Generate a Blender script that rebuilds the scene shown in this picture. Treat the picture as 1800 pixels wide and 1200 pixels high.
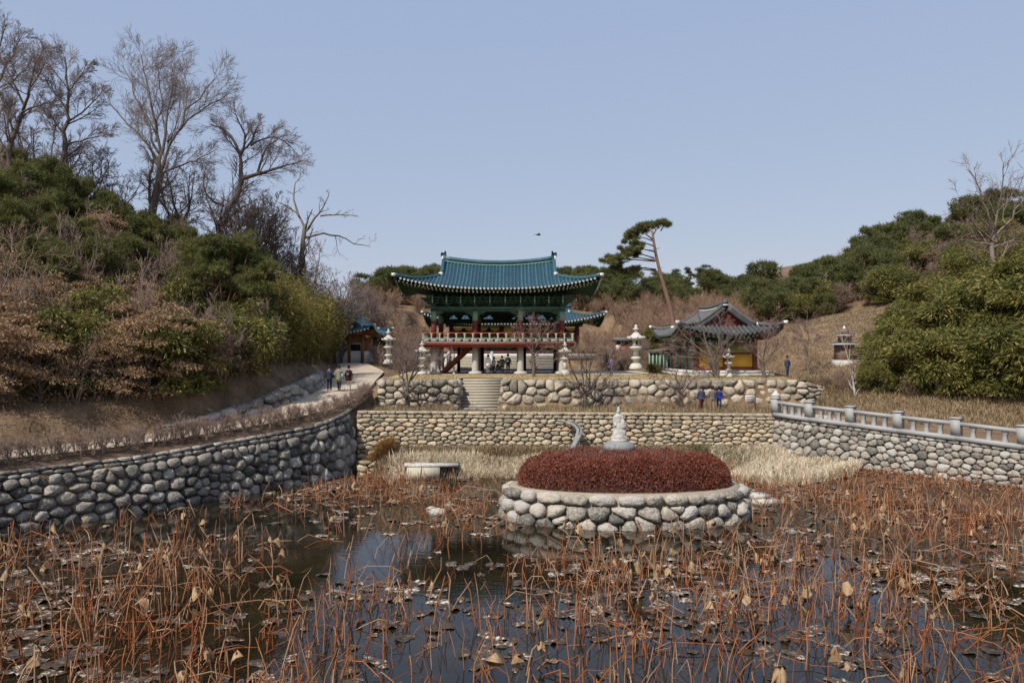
import bpy, bmesh, math, random
import numpy as np

for o in list(bpy.data.objects):
    bpy.data.objects.remove(o, do_unlink=True)
SC = bpy.context.scene
COL = SC.collection
rng = np.random.default_rng(11)
random.seed(5)

# ------------------------------------------------------------------ camera
EYE = 7.0          # metres above the pond water
F = 1400.0         # focal length in photo pixels (1800 wide)
HOR = 620.0        # photo row of the horizon
cam = bpy.data.cameras.new("camera")
cam.sensor_width = 36.0
cam.lens = F / 1800.0 * 36.0
cam.shift_y = (HOR - 600.0) / 1800.0
cam.clip_start = 0.1
cam.clip_end = 3000.0
cam_o = bpy.data.objects.new("camera", cam)
COL.objects.link(cam_o)
cam_o.location = (0, 0, EYE)
cam_o.rotation_euler = (math.radians(90), 0, 0)
SC.camera = cam_o

# ------------------------------------------------------------------ light
SUN_AZ = math.radians(-141)     # measured from +Y towards +X: left and a little behind the camera
SUN_EL = math.radians(50)
sdir = (math.sin(SUN_AZ) * math.cos(SUN_EL), math.cos(SUN_AZ) * math.cos(SUN_EL), math.sin(SUN_EL))
W = bpy.data.worlds.new("World")
SC.world = W
W.use_nodes = True
nt = W.node_tree
bg = nt.nodes["Background"]
sky = nt.nodes.new("ShaderNodeTexSky")
sky.sky_type = 'NISHITA'
sky.sun_disc = False
sky.sun_elevation = SUN_EL
sky.sun_rotation = SUN_AZ
sky.altitude = 0
sky.air_density = 1.0
sky.dust_density = 1.0
sky.ozone_density = 4.0
# thin even spring haze over the clear sky
vm1 = nt.nodes.new("ShaderNodeVectorMath"); vm1.operation = 'MULTIPLY'
nt.links.new(sky.outputs[0], vm1.inputs[0]); vm1.inputs[1].default_value = (0.46, 0.29, 0.12)
vm2 = nt.nodes.new("ShaderNodeVectorMath"); vm2.operation = 'ADD'
nt.links.new(vm1.outputs[0], vm2.inputs[0]); vm2.inputs[1].default_value = (0.233 / .12, 0.305 / .12, 0.485 / .12)
nt.links.new(vm2.outputs[0], bg.inputs[0])
bg.inputs[1].default_value = 0.12
sl = bpy.data.lights.new("sun", 'SUN')
sl.energy = 4.3
sl.angle = math.radians(0.6)
sl.color = (1.0, 0.93, 0.82)
sun_o = bpy.data.objects.new("sun", sl)
COL.objects.link(sun_o)
from mathutils import Vector, Matrix
sun_o.rotation_euler = Vector(sdir).to_track_quat('Z', 'Y').to_euler()
sun_o.location = (-40, -20, 60)
SC.view_settings.view_transform = 'Standard'
SC.view_settings.look = 'None'
SC.view_settings.exposure = 0.27
SC.view_settings.gamma = 1.0
SC.render.engine = 'CYCLES'
SC.cycles.max_bounces = 5
SC.cycles.use_denoising = True

def PX(x, y, D):
    return np.array([(x - 900.0) / F * D, D, EYE - (y - HOR) / F * D])

# ------------------------------------------------------------------ materials
def M(name, cols, rough=0.85, scale=2.0, noise=1.0, island=0.0, objr=0.0, bump=0.0, bscale=None,
      spec=0.3, detail=5.0, stretch=None, metal=0.0, transl=0.0):
    m = bpy.data.materials.new(name)
    m.use_nodes = True
    t = m.node_tree
    N, L = t.nodes, t.links
    b = N["Principled BSDF"]
    b.inputs["Roughness"].default_value = rough
    b.inputs["Specular IOR Level"].default_value = spec
    b.inputs["Metallic"].default_value = metal
    geo = N.new("ShaderNodeNewGeometry")
    pos = geo.outputs["Position"]
    if stretch:
        vm = N.new("ShaderNodeVectorMath"); vm.operation = 'MULTIPLY'
        L.new(pos, vm.inputs[0]); vm.inputs[1].default_value = stretch
        pos = vm.outputs[0]
    nz = N.new("ShaderNodeTexNoise")
    nz.inputs["Scale"].default_value = scale
    nz.inputs["Detail"].default_value = detail
    nz.inputs["Roughness"].default_value = 0.62
    L.new(pos, nz.inputs["Vector"])
    cur = None
    def mul_add(sock, k, add):
        n = N.new("ShaderNodeMath"); n.operation = 'MULTIPLY_ADD'
        L.new(sock, n.inputs[0]); n.inputs[1].default_value = k
        if isinstance(add, float):
            n.inputs[2].default_value = add
        else:
            L.new(add, n.inputs[2])
        return n.outputs[0]
    cur = mul_add(nz.outputs["Fac"], 1.6 * noise, 0.5 - 0.8 * noise)
    if island:
        cur = mul_add(geo.outputs["Random Per Island"], island, cur)
        cur = mul_add(cur, 1.0, -0.5 * island)
    if objr:
        oi = N.new("ShaderNodeObjectInfo")
        cur = mul_add(oi.outputs["Random"], objr, cur)
        cur = mul_add(cur, 1.0, -0.5 * objr)
    rp = N.new("ShaderNodeValToRGB")
    e = rp.color_ramp.elements
    n = len(cols)
    for i, c in enumerate(cols):
        p = 0.12 + 0.76 * i / max(1, n - 1)
        if i == 0:
            e[0].position = p; el = e[0]
        elif i == n - 1:
            e[-1].position = p; el = e[-1]
        else:
            el = e.new(p)
        el.color = (*c, 1)
    L.new(cur, rp.inputs[0])
    L.new(rp.outputs[0], b.inputs["Base Color"])
    if bump:
        n2 = N.new("ShaderNodeTexNoise")
        n2.inputs["Scale"].default_value = bscale or scale * 4
        n2.inputs["Detail"].default_value = 6
        L.new(geo.outputs["Position"], n2.inputs["Vector"])
        bp = N.new("ShaderNodeBump")
        bp.inputs["Strength"].default_value = bump
        bp.inputs["Distance"].default_value = 0.06
        L.new(n2.outputs["Fac"], bp.inputs["Height"])
        L.new(bp.outputs[0], b.inputs["Normal"])
    if transl:
        tr = N.new("ShaderNodeBsdfTranslucent")
        L.new(rp.outputs[0], tr.inputs[0])
        mx = N.new("ShaderNodeMixShader"); mx.inputs[0].default_value = transl
        L.new(b.outputs[0], mx.inputs[1]); L.new(tr.outputs[0], mx.inputs[2])
        L.new(mx.outputs[0], N["Material Output"].inputs[0])
    return m

MAT = {}
def defm(key, *a, **k):
    MAT[key] = M(key, *a, **k)
# stone
defm("stone_warm", [(.20,.175,.135),(.31,.265,.19),(.42,.35,.25),(.50,.44,.33),(.40,.29,.19)], scale=7, noise=.85, island=0, objr=.9, bump=.9, bscale=12)
defm("stone_grey", [(.13,.125,.115),(.20,.19,.17),(.27,.25,.22),(.33,.29,.24),(.38,.37,.345)], scale=7, noise=.85, objr=.9, bump=.9, bscale=12)
defm("stone_dark", [(.085,.08,.072),(.16,.15,.135),(.22,.205,.18),(.28,.245,.195),(.36,.345,.31)], scale=7, noise=.85, objr=.9, bump=.9, bscale=12)
defm("stone_boulder", [(.19,.17,.14),(.28,.25,.20),(.36,.315,.25),(.45,.40,.32),(.36,.315,.26)], scale=7, noise=.85, objr=.9, bump=.9, bscale=12)
defm("stone_island", [(.12,.115,.105),(.26,.245,.215),(.34,.305,.25),(.42,.39,.345),(.36,.345,.325)], scale=7, noise=.85, objr=.9, bump=.9, bscale=12)
defm("mortar", [(.10,.09,.075),(.17,.15,.12)], scale=4)
defm("mortar_light", [(.24,.20,.15),(.34,.29,.22)], scale=4)
defm("granite", [(.28,.285,.29),(.34,.34,.34)], scale=30, noise=.5, rough=.75)
defm("granite_white", [(.42,.41,.385),(.54,.525,.49)], scale=8, noise=.7, rough=.8)
defm("granite_old", [(.22,.22,.215),(.42,.41,.38),(.58,.56,.51)], scale=6, noise=1.0, bump=.4)
defm("pedestal", [(.15,.16,.165),(.27,.28,.285)], scale=7, noise=.9)
defm("step_stone", [(.30,.27,.215),(.40,.365,.30)], scale=3, noise=.8)
defm("concrete", [(.36,.33,.26),(.50,.47,.38)], scale=3, noise=.8)
# ground
defm("ground", [(.07,.043,.028),(.125,.08,.048),(.185,.125,.074),(.25,.18,.11)], scale=.5, noise=1.1, bump=.8, bscale=5, detail=9)
defm("litter", [(.09,.05,.03),(.17,.105,.06),(.25,.175,.10)], scale=.8, noise=1.1, bump=.8, bscale=6, detail=9)
defm("lawn", [(.30,.22,.10),(.40,.31,.15),(.44,.35,.19)], scale=1.2, noise=1, bump=.5, bscale=20, detail=8)
defm("path", [(.34,.28,.215),(.42,.355,.28),(.46,.39,.31)], scale=.7, noise=.9, bump=.2, bscale=30, detail=8)
defm("soil", [(.07,.045,.03),(.13,.085,.055)], scale=3, noise=1, bump=.8, bscale=15)
defm("mud", [(.032,.023,.016),(.065,.044,.028),(.11,.072,.043)], scale=1.2, noise=1.1, bump=.8, bscale=9, rough=.7)
# plants
defm("bark", [(.085,.067,.058),(.155,.125,.105)], scale=6, noise=1, bump=.5)
defm("bark_pale", [(.14,.115,.09),(.22,.185,.15)], scale=6, noise=1)
defm("twig", [(.15,.115,.105),(.24,.19,.175)], scale=2, noise=.6, island=.5)
defm("twig_purple", [(.15,.085,.085),(.24,.15,.14)], scale=2, noise=.5, island=.6)
defm("twig_tan", [(.20,.135,.09),(.32,.225,.155)], scale=2, noise=.5, island=.6)
defm("twig_russet", [(.20,.125,.085),(.31,.205,.14)], scale=2, noise=.5, island=.6)
defm("twig_hedge", [(.18,.125,.10),(.30,.22,.18)], scale=2, noise=.5, island=.6)
defm("birch", [(.40,.37,.33),(.55,.52,.48)], scale=9, noise=1)
defm("pine_bark", [(.13,.075,.055),(.24,.145,.11)], scale=6, noise=1)
defm("pine", [(.055,.068,.021),(.105,.125,.036),(.16,.165,.05),(.22,.185,.08)], scale=.5, noise=.7, island=.7, transl=.40)
defm("pine_far", [(.06,.074,.028),(.11,.125,.042),(.17,.17,.065)], scale=.15, noise=.8, island=.6, transl=.40)
defm("evergreen", [(.045,.055,.014),(.105,.115,.027),(.18,.175,.043),(.33,.27,.085)], scale=.45, noise=.6, island=.8, transl=.42, rough=.55)
defm("bamboo", [(.07,.08,.02),(.15,.145,.035),(.24,.20,.055),(.33,.24,.10)], scale=.45, noise=.7, island=.7, transl=.42)
defm("deadleaf", [(.14,.08,.045),(.25,.155,.085),(.36,.24,.14),(.46,.33,.20)], scale=.7, noise=.6, island=.8, transl=.40)
defm("brownscrub", [(.13,.08,.055),(.21,.135,.085),(.29,.20,.13),(.16,.14,.06)], scale=.3, noise=.8, island=.7, transl=.35)
defm("azalea", [(.11,.029,.018),(.20,.055,.032),(.29,.09,.055),(.36,.16,.11)], scale=1.6, noise=.6, island=.8, transl=.35)
defm("reed", [(.60,.51,.37),(.77,.69,.54),(.86,.79,.65)], scale=1, noise=.5, island=.8, transl=.35)
defm("drygrass", [(.20,.14,.08),(.31,.235,.14),(.41,.33,.21)], scale=.6, noise=.7, island=.7, transl=.35)
defm("orangegrass", [(.22,.125,.045),(.36,.21,.075)], scale=1, noise=.5, island=.8)
defm("greenweed", [(.05,.075,.02),(.12,.14,.045)], scale=1, noise=.5, island=.8)
defm("lotus_stem", [(.085,.031,.017),(.17,.055,.022),(.26,.085,.03),(.27,.105,.04),(.32,.20,.12)], scale=1.2, noise=.5, island=.65, objr=.65, rough=.6)
defm("lotus_leaf", [(.10,.06,.035),(.20,.125,.07),(.34,.235,.135)], scale=5, noise=.7, objr=.6, island=.4)
defm("pad", [(.018,.013,.009),(.032,.023,.015),(.05,.035,.022),(.10,.072,.047),(.52,.46,.38)], scale=8, noise=1.15, island=.3, objr=.25, rough=.6, spec=.5, detail=7)
# buildings
defm("tile_blue", [(.013,.048,.067),(.024,.078,.104),(.044,.118,.15)], scale=1.5, noise=.8, island=.0, objr=.4, rough=.42, spec=.5, bump=.3, bscale=14)
defm("tile_blue_pan", [(.009,.033,.052),(.016,.055,.082)], scale=3, noise=.8, rough=.5, spec=.4)
defm("tile_grey", [(.055,.058,.062),(.085,.088,.093),(.12,.122,.126)], scale=1.5, noise=.8, objr=.4, rough=.6)
defm("tile_grey_pan", [(.035,.037,.04),(.055,.058,.062)], scale=3, noise=.8, rough=.65)
defm("plaster_white", [(.62,.61,.58),(.74,.73,.70)], scale=2, noise=.6)
defm("green_beam", [(.022,.060,.042),(.04,.095,.066),(.075,.15,.11)], scale=4, noise=.9, rough=.6)
defm("green_dark", [(.018,.045,.03),(.035,.075,.048)], scale=4, noise=.9, rough=.7)
defm("green_pale", [(.16,.27,.21),(.26,.36,.29)], scale=5, noise=.8)
defm("rafter_end", [(.34,.36,.26),(.48,.47,.36)], scale=5, noise=.8)
defm("red_wood", [(.12,.026,.021),(.17,.040,.032)], scale=2, noise=.8, rough=.55)
defm("red_brown", [(.16,.05,.03),(.23,.075,.045)], scale=2, noise=.8, rough=.6)
defm("pillar_stone", [(.36,.35,.32),(.46,.445,.41)], scale=5, noise=.8)
defm("rail_white", [(.26,.29,.24),(.38,.40,.34)], scale=8, noise=.8)
defm("yellow_wall", [(.66,.36,.05),(.76,.44,.07)], scale=1.5, noise=.6)
defm("mural", [(.13,.15,.05),(.22,.22,.07),(.30,.26,.09)], scale=3, noise=1.2)
defm("wood_orange", [(.22,.11,.04),(.34,.18,.07)], scale=3, noise=.8, stretch=(1,1,.2))
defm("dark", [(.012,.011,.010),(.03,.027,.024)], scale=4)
defm("brick", [(.15,.095,.075),(.23,.15,.12)], scale=7, noise=.9)
defm("gold", [(.42,.25,.05),(.60,.40,.10)], scale=5, noise=.8)
defm("sign_white", [(.60,.58,.54),(.70,.68,.64)], scale=4)
defm("sign_brown", [(.09,.045,.035),(.13,.065,.05)], scale=4)
# people
defm("skin", [(.42,.26,.19),(.50,.32,.24)], scale=6, noise=.4)
defm("hair_dark", [(.012,.010,.010),(.028,.022,.020)], scale=20, noise=.8)
for k, c in dict(navy=(.022,.028,.06), olive=(.20,.20,.135), maroon=(.10,.022,.024), black=(.013,.013,.015), white=(.66,.67,.68),
                 purple=(.14,.12,.36), jacket_navy=(.045,.05,.10), greybrown=(.15,.125,.11), royal=(.02,.03,.19), grey=(.16,.16,.16),
                 jeans=(.06,.09,.15), pinkish=(.42,.33,.34), wine=(.10,.03,.03), cream=(.60,.54,.44), skyblue=(.22,.38,.52), tan=(.27,.19,.13)).items():
    defm("cloth_" + k, [tuple(v * .75 for v in c), tuple(min(1, v * 1.2) for v in c)], scale=7, noise=.7, rough=.9)

def water_mat():
    m = bpy.data.materials.new("water"); m.use_nodes = True
    t = m.node_tree; N, L = t.nodes, t.links
    b = N["Principled BSDF"]
    b.inputs["Roughness"].default_value = 0.03
    b.inputs["IOR"].default_value = 1.33
    geo = N.new("ShaderNodeNewGeometry")
    nz = N.new("ShaderNodeTexNoise"); nz.inputs["Scale"].default_value = 0.5; nz.inputs["Detail"].default_value = 4
    L.new(geo.outputs["Position"], nz.inputs["Vector"])
    rp = N.new("ShaderNodeValToRGB")
    rp.color_ramp.elements[0].color = (.007, .0065, .004, 1); rp.color_ramp.elements[1].color = (.022, .018, .010, 1)
    rp.color_ramp.elements[0].position = .35; rp.color_ramp.elements[1].position = .75
    L.new(nz.outputs["Fac"], rp.inputs[0]); L.new(rp.outputs[0], b.inputs["Base Color"])
    vm = N.new("ShaderNodeVectorMath"); vm.operation = 'MULTIPLY'
    L.new(geo.outputs["Position"], vm.inputs[0]); vm.inputs[1].default_value = (1, 1.8, 1)
    n2 = N.new("ShaderNodeTexNoise"); n2.inputs["Scale"].default_value = 2.2; n2.inputs["Detail"].default_value = 3
    L.new(vm.outputs[0], n2.inputs["Vector"])
    bp = N.new("ShaderNodeBump"); bp.inputs["Strength"].default_value = 0.10; bp.inputs["Distance"].default_value = 0.03
    L.new(n2.outputs["Fac"], bp.inputs["Height"]); L.new(bp.outputs[0], b.inputs["Normal"])
    return m
MAT["water"] = water_mat()

# ------------------------------------------------------------------ mesh helpers
def mk_mesh(name, V, faces_list, smooth=False):
    """faces_list: list of int arrays, each (n,3) or (n,4), or python lists of polygons."""
    me = bpy.data.meshes.new(name)
    V = np.asarray(V, dtype=np.float32).reshape(-1, 3)
    loops, starts, tot = [], [], 0
    for Fa in faces_list:
        if isinstance(Fa, np.ndarray):
            if Fa.size == 0:
                continue
            k = Fa.shape[1]
            loops.append(Fa.astype(np.int32).ravel())
            starts.append(np.arange(len(Fa), dtype=np.int32) * k + tot)
            tot += Fa.size
        else:
            for p in Fa:
                loops.append(np.asarray(p, dtype=np.int32)); starts.append(np.array([tot], dtype=np.int32)); tot += len(p)
    loops = np.concatenate(loops) if loops else np.zeros(0, np.int32)
    starts = np.concatenate(starts) if starts else np.zeros(0, np.int32)
    me.vertices.add(len(V)); me.vertices.foreach_set("co", V.ravel())
    me.loops.add(len(loops)); me.loops.foreach_set("vertex_index", loops)
    me.polygons.add(len(starts)); me.polygons.foreach_set("loop_start", starts)
    if smooth:
        me.polygons.foreach_set("use_smooth", np.ones(len(starts), dtype=bool))
    me.update(calc_edges=True)
    me.validate()
    return me

class MB:
    """collects pieces of geometry for one mesh"""
    def __init__(s):
        s.V = []; s.Fs = []; s.n = 0
    def add(s, V, *Fs):
        V = np.asarray(V, float).reshape(-1, 3)
        for Fa in Fs:
            if isinstance(Fa, np.ndarray):
                s.Fs.append(Fa + s.n)
            else:
                s.Fs.append([[i + s.n for i in p] for p in Fa])
        s.V.append(V); s.n += len(V)
        return s
    def box(s, c, d, rz=0.0, taper=1.0):
        x, y, z = np.array(d) / 2.0
        v = np.array([[-x,-y,-z],[x,-y,-z],[x,y,-z],[-x,y,-z],[-x*taper,-y*taper,z],[x*taper,-y*taper,z],[x*taper,y*taper,z],[-x*taper,y*taper,z]])
        if rz:
            ca, sa = math.cos(rz), math.sin(rz)
            v = np.stack([v[:,0]*ca - v[:,1]*sa, v[:,0]*sa + v[:,1]*ca, v[:,2]], 1)
        return s.add(v + np.array(c), np.array([[0,3,2,1],[4,5,6,7],[0,1,5,4],[1,2,6,5],[2,3,7,6],[3,0,4,7]]))
    def lathe(s, prof, n=12, c=(0,0,0), sy=1.0, rot=0.0):
        """prof: list of (r, z) bottom to top"""
        a = np.arange(n) * 2 * math.pi / n + rot
        V = []
        for r, z in prof:
            V.append(np.stack([np.cos(a)*r, np.sin(a)*r*sy, np.full(n, z)], 1))
        V = np.concatenate(V) + np.array(c)
        Fq = []
        for i in range(len(prof) - 1):
            for j in range(n):
                k = (j + 1) % n
                Fq.append([i*n+j, i*n+k, (i+1)*n+k, (i+1)*n+j])
        return s.add(V, np.array(Fq), [list(range(n))[::-1], [(len(prof)-1)*n + j for j in range(n)]])
    def sweep(s, P, w, h, cap=True, base=0.0):
        """rectangular bar of width w and height h along polyline P, bottom at P + base"""
        P = np.asarray(P, float); n = len(P)
        T = np.gradient(P, axis=0); T /= np.linalg.norm(T, axis=1)[:, None] + 1e-9
        S = np.cross(T, [0, 0, 1.0]); ln = np.linalg.norm(S, axis=1)[:, None]
        S = np.where(ln > 1e-3, S / np.maximum(ln, 1e-6), np.array([1.0, 0, 0]))
        U = np.cross(S, T)
        w = np.broadcast_to(w, (n,)); h = np.broadcast_to(h, (n,))
        a = P + U * base
        ring = [a - S*(w/2)[:,None], a + S*(w/2)[:,None], a + S*(w/2)[:,None] + U*(h*.8)[:,None], a + S*(w*.28)[:,None] + U*h[:,None],
                a - S*(w*.28)[:,None] + U*h[:,None], a - S*(w/2)[:,None] + U*(h*.8)[:,None]]
        k = len(ring)
        V = np.stack(ring, 1).reshape(-1, 3)
        Fq = []
        for i in range(n - 1):
            for j in range(k):
                Fq.append([i*k+j, i*k+(j+1)%k, (i+1)*k+(j+1)%k, (i+1)*k+j])
        return s.add(V, np.array(Fq), [list(range(k))[::-1], [(n-1)*k+j for j in range(k)]] if cap else [])
    def tube(s, P, R, k=6):
        P = np.asarray(P, float)
        V, Fq = tubes(P[None], np.broadcast_to(np.asarray(R, float), (len(P),))[None], k)
        n = len(P)
        return s.add(V, Fq, [list(range(k))[::-1], [(n-1)*k+j for j in range(k)]])
    def mesh(s, name, smooth=False):
        return mk_mesh(name, np.concatenate(s.V), s.Fs, smooth)
    def obj(s, name, mat, parent=None, smooth=False):
        return link(name, s.mesh(name, smooth), mat, parent)

def tubes(P, R, k=4):
    """P (B,n,3), R (B,n): many tubes at once"""
    B, n, _ = P.shape
    T = np.gradient(P, axis=1)
    T /= np.linalg.norm(T, axis=2, keepdims=True) + 1e-9
    mean = P[:, -1] - P[:, 0]
    mean /= np.linalg.norm(mean, axis=1, keepdims=True) + 1e-9
    ref = np.where(np.abs(mean[:, 2:3]) > 0.8, np.array([[1.0, 0.2, 0]]), np.array([[0.1, 0, 1.0]]))
    S = np.cross(T, ref[:, None, :]); S /= np.linalg.norm(S, axis=2, keepdims=True) + 1e-9
    U = np.cross(S, T)
    a = np.arange(k) * 2 * math.pi / k
    V = P[:, :, None, :] + R[:, :, None, None] * (np.cos(a)[None, None, :, None] * S[:, :, None, :] + np.sin(a)[None, None, :, None] * U[:, :, None, :])
    V = V.reshape(-1, 3)
    b = np.arange(B)[:, None, None] * n * k
    i = np.arange(n - 1)[None, :, None] * k
    j = np.arange(k)[None, None, :]
    j2 = (j + 1) % k
    Fq = np.stack([b+i+j, b+i+j2, b+i+k+j2, b+i+k+j], -1).reshape(-1, 4)
    return V, Fq

def link(name, me, mat, parent=None, loc=None, rotz=0.0, scale=None):
    o = bpy.data.objects.new(name, me)
    if mat is not None and len(me.materials) == 0:
        for mm in (mat if isinstance(mat, (list, tuple)) else [mat]):
            me.materials.append(MAT[mm] if isinstance(mm, str) else mm)
    COL.objects.link(o)
    if parent is not None:
        o.parent = parent
    if loc is not None:
        o.location = loc
    if rotz:
        o.rotation_euler = (0, 0, rotz)
    if scale is not None:
        o.scale = scale if hasattr(scale, '__len__') else (scale,) * 3
    return o

def tag(o, label, cat, group=None):
    o["label"] = label; o["category"] = cat
    if group:
        o["group"] = group
    return o

def thing(name, label, cat, loc=(0, 0, 0), rotz=0.0, scale=None, group=None):
    o = bpy.data.objects.new(name, None)
    COL.objects.link(o)
    o.location = tuple(float(v) for v in loc)
    o.rotation_euler = (0, 0, rotz)
    if scale is not None:
        o.scale = scale if hasattr(scale, '__len__') else (scale,) * 3
    o.empty_display_size = 0.2
    return tag(o, label, cat, group)

def struct(o):
    o["kind"] = "structure"; return o

def stuff(o, label=None, cat=None):
    o["kind"] = "stuff"
    if label:
        tag(o, label, cat)
    return o

def sstep(a, b, x):
    t = np.clip((x - a) / (b - a), 0, 1)
    return t * t * (3 - 2 * t)

def interp_poly(P, n):
    """resample polyline P to n points equally spaced"""
    P = np.asarray(P, float)
    s = np.concatenate([[0], np.cumsum(np.linalg.norm(np.diff(P, axis=0), axis=1))])
    t = np.linspace(0, s[-1], n)
    return np.stack([np.interp(t, s, P[:, i]) for i in range(P.shape[1])], 1)

def smooth_poly(P, n):
    """Catmull-Rom style smoothing to n points"""
    P = np.asarray(P, float)
    Q = interp_poly(P, max(n, 8))
    for _ in range(2):
        Q[1:-1] = 0.25 * Q[:-2] + 0.5 * Q[1:-1] + 0.25 * Q[2:]
    return interp_poly(Q, n)

def sd_poly(X, Y, poly):
    """signed distance, negative inside"""
    p = np.asarray(poly, float)
    d = np.full(X.shape, 1e9); inside = np.zeros(X.shape, bool)
    for i in range(len(p)):
        a, b = p[i], p[(i + 1) % len(p)]
        ex, ey = b - a
        t = np.clip(((X - a[0]) * ex + (Y - a[1]) * ey) / (ex * ex + ey * ey + 1e-12), 0, 1)
        d = np.minimum(d, np.hypot(X - a[0] - t * ex, Y - a[1] - t * ey))
        c = ((a[1] > Y) != (b[1] > Y)) & (X < (b[0] - a[0]) * (Y - a[1]) / (b[1] - a[1] + 1e-12) + a[0])
        inside ^= c
    return np.where(inside, -d, d)

def smooth_noise(X, Y, s, seed=0):
    r = np.random.default_rng(seed)
    z = 0
    for k in range(6):
        a = r.uniform(0, 2 * math.pi); f = s * r.uniform(.6, 1.8); ph = r.uniform(0, 6.28)
        z = z + np.sin((X * math.cos(a) + Y * math.sin(a)) * f + ph) / 6
    return z
# ------------------------------------------------------------------ plan of the place (metres, water at z = 0)
WL = np.array([(-33,13),(-27,21.2),(-23.3,26),(-19.7,30.6),(-18.2,32.7),(-16.3,34.9),(-15.2,36.3),(-13.8,38.3),(-12.0,41),(-9.9,44.3),(-9.35,45.6),(-9.2,47.1)], float)
def wl_top(Y):
    return np.interp(Y, [13,30.6,34.9,38.3,43,45.6,47.1], [2.25,2.38,2.45,2.70,3.02,3.48,3.70])
RAILX = [(1361,47.0),(1421,45.2),(1493,43.4),(1577,41.4),(1679,39.3),(1797,37.0)]
RL = [((x - 900) / F * D, D) for x, D in RAILX] + [(25.6,34.6),(27.6,32.1),(29.6,29.6)]
RL = np.array(RL, float)
def rail_base(Y):      # underside of the railing beam
    return np.interp(Y, [25, 29.6, 37.0, 47.0], [1.8, 2.0, 2.52, 3.26])
FAR = np.array([(-31,20,2.55),(-27,27,2.62),(-22.5,33.5,2.72),(-17.8,40.9,2.88),(-16.1,43.7,3.12),(-14.6,46.5,3.5),(-13.6,49.5,4.0),(-13.2,53,4.45),(-13.8,58,4.8),(-15.6,70,5.35),(-16.9,78,5.95)], float)
NEAR = np.array([(-33.5,15,2.5),(-28.2,21.5,2.55),(-24.4,26.6,2.6),(-20.9,31.4,2.7),(-17.4,35.6,2.78),(-14.9,39.2,3.0),(-12.6,42.6,3.25),(-10.7,45.6,3.65),(-9.9,48,3.85),(-9.6,50,4.1),(-9.5,53,4.55),(-9.9,58,5.0),(-11.2,70,5.35),(-14.2,78,5.95)], float)
ISC, ISA, ISB, ISH = (4.85, 34.4), 5.2, 2.85, 1.36
POND = [(-33,13),(-27,21.2),(-23.3,26),(-19.7,30.6),(-16.3,34.9),(-13.8,38.3),(-12.0,41),(-9.9,44.3),(-9.35,45.6),(-9.2,47.1),(15.6,47.1),(23.7,37),(29.6,29.6),(34,24),(44,10),(40,2.6),(-34,2.6)]
LOWER = [(-9.6,47.1),(15.6,47.1)] + [tuple(p) for p in RL[1:]] + [(34,24),(37,26),(32.6,32.1),(28.2,37.6),(25.4,41.2),(22.6,44.6),(20.2,48.2),(19.6,52.8),(-8.9,53.0),(-9.3,50)]
UPPER = [(-9.2,57),(-8.9,53),(19.4,53),(22.0,56.8),(22.5,58),(21.5,66),(19.5,80),(10,81),(9,89),(-9.5,89),(-10,80),(-10.6,66)]
REAR = [(-13,91.5),(13,91.5),(14,122),(-14,122)]
PATHP = [tuple(p[:2]) for p in FAR] + [tuple(p[:2]) for p in NEAR[::-1]]

# control points of the hills: (photo x, photo y, distance) and plain metres
ctrl = []
for x, y, D in [(1383,661,60),(1482,645,62),(1545,550,78),(1460,567,76),(1400,592,74),(1385,622,68),(1450,560,86),(1540,560,90),
                (1500,694,50),(1650,702,48),(1800,712,45),(1950,712,43),(1560,655,55),(1700,650,52),(1800,640,50),(1800,540,60),(1660,560,68),(1950,520,60),
                (1800,475,74),(1650,500,84),(1800,400,112),(1650,440,118),(1500,488,124),(1400,522,130),(1330,540,136),(2000,330,112),(2100,480,70),
                (1250,532,150),(1120,524,150),(1000,522,150),(880,522,152),(760,520,150),(690,530,140),
                (1100,575,115),(1100,603,97),(980,575,118),(860,580,118),(740,572,115),(690,600,95),(1200,580,112),(1290,575,104),(1300,600,92)]:
    ctrl.append(PX(x, y, D))
ctrl += [np.array(p, float) for p in [
    (-52,56,21.5),(-44,60,20.6),(-36,63,17.6),(-31,65,15.0),(-27,67,12.9),(-24.5,69,11.4),(-22.5,72,9.8),(-23.5,76,9.2),(-26,84,9.5),(-27,92,8.4),(-17.5,80,5.95),(-20,82,6.1),(-14,84,6.1),(-18,90,6.2),
    (-62,40,22),(-75,70,24),(-50,85,18),(-38,95,15),(-28,100,12),(-45,130,17),(-70,120,20),(-20,98,8.0),
    (-40,30,10.5),(-33,40,10.6),(-28,47,9.7),(-23,52,8.7),(-20,56,7.9),(-17.8,62,7.0),(-24,40,5.4),(-30,30,5.0),(-20.5,45.5,6.2),(-17.6,50.5,6.6),(-16,56,6.2),(-18,70,6.6),
    (0,62,5.15),(8,62,5.15),(16,62,5.15),(0,74,5.15),(12,76,5.2),(-8,76,5.2),(0,92,6.4),(8,96,6.5),(-8,96,6.5),(0,108,6.8),(12,108,7.5),(-13,104,7),
    (0,180,17),(-60,190,18),(60,180,26),(110,190,33),(0,260,12),(-120,200,20),(120,110,34),(60,70,18),(50,50,11),(45,35,6),(45,20,4),
    (-45,15,8),(-40,0,6),(0,4,5.3),(-20,2,5.4),(20,2,5.2),(40,5,5),(0,-30,5.5),(60,-20,6),(-60,-20,8),(-80,20,16),(90,40,22),(0,400,10),(200,300,22),(-200,300,22),(250,60,30),(-250,60,26),(-250,-150,10),(250,-150,10),(0,-250,6)]]
ctrl = np.array(ctrl)
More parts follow.
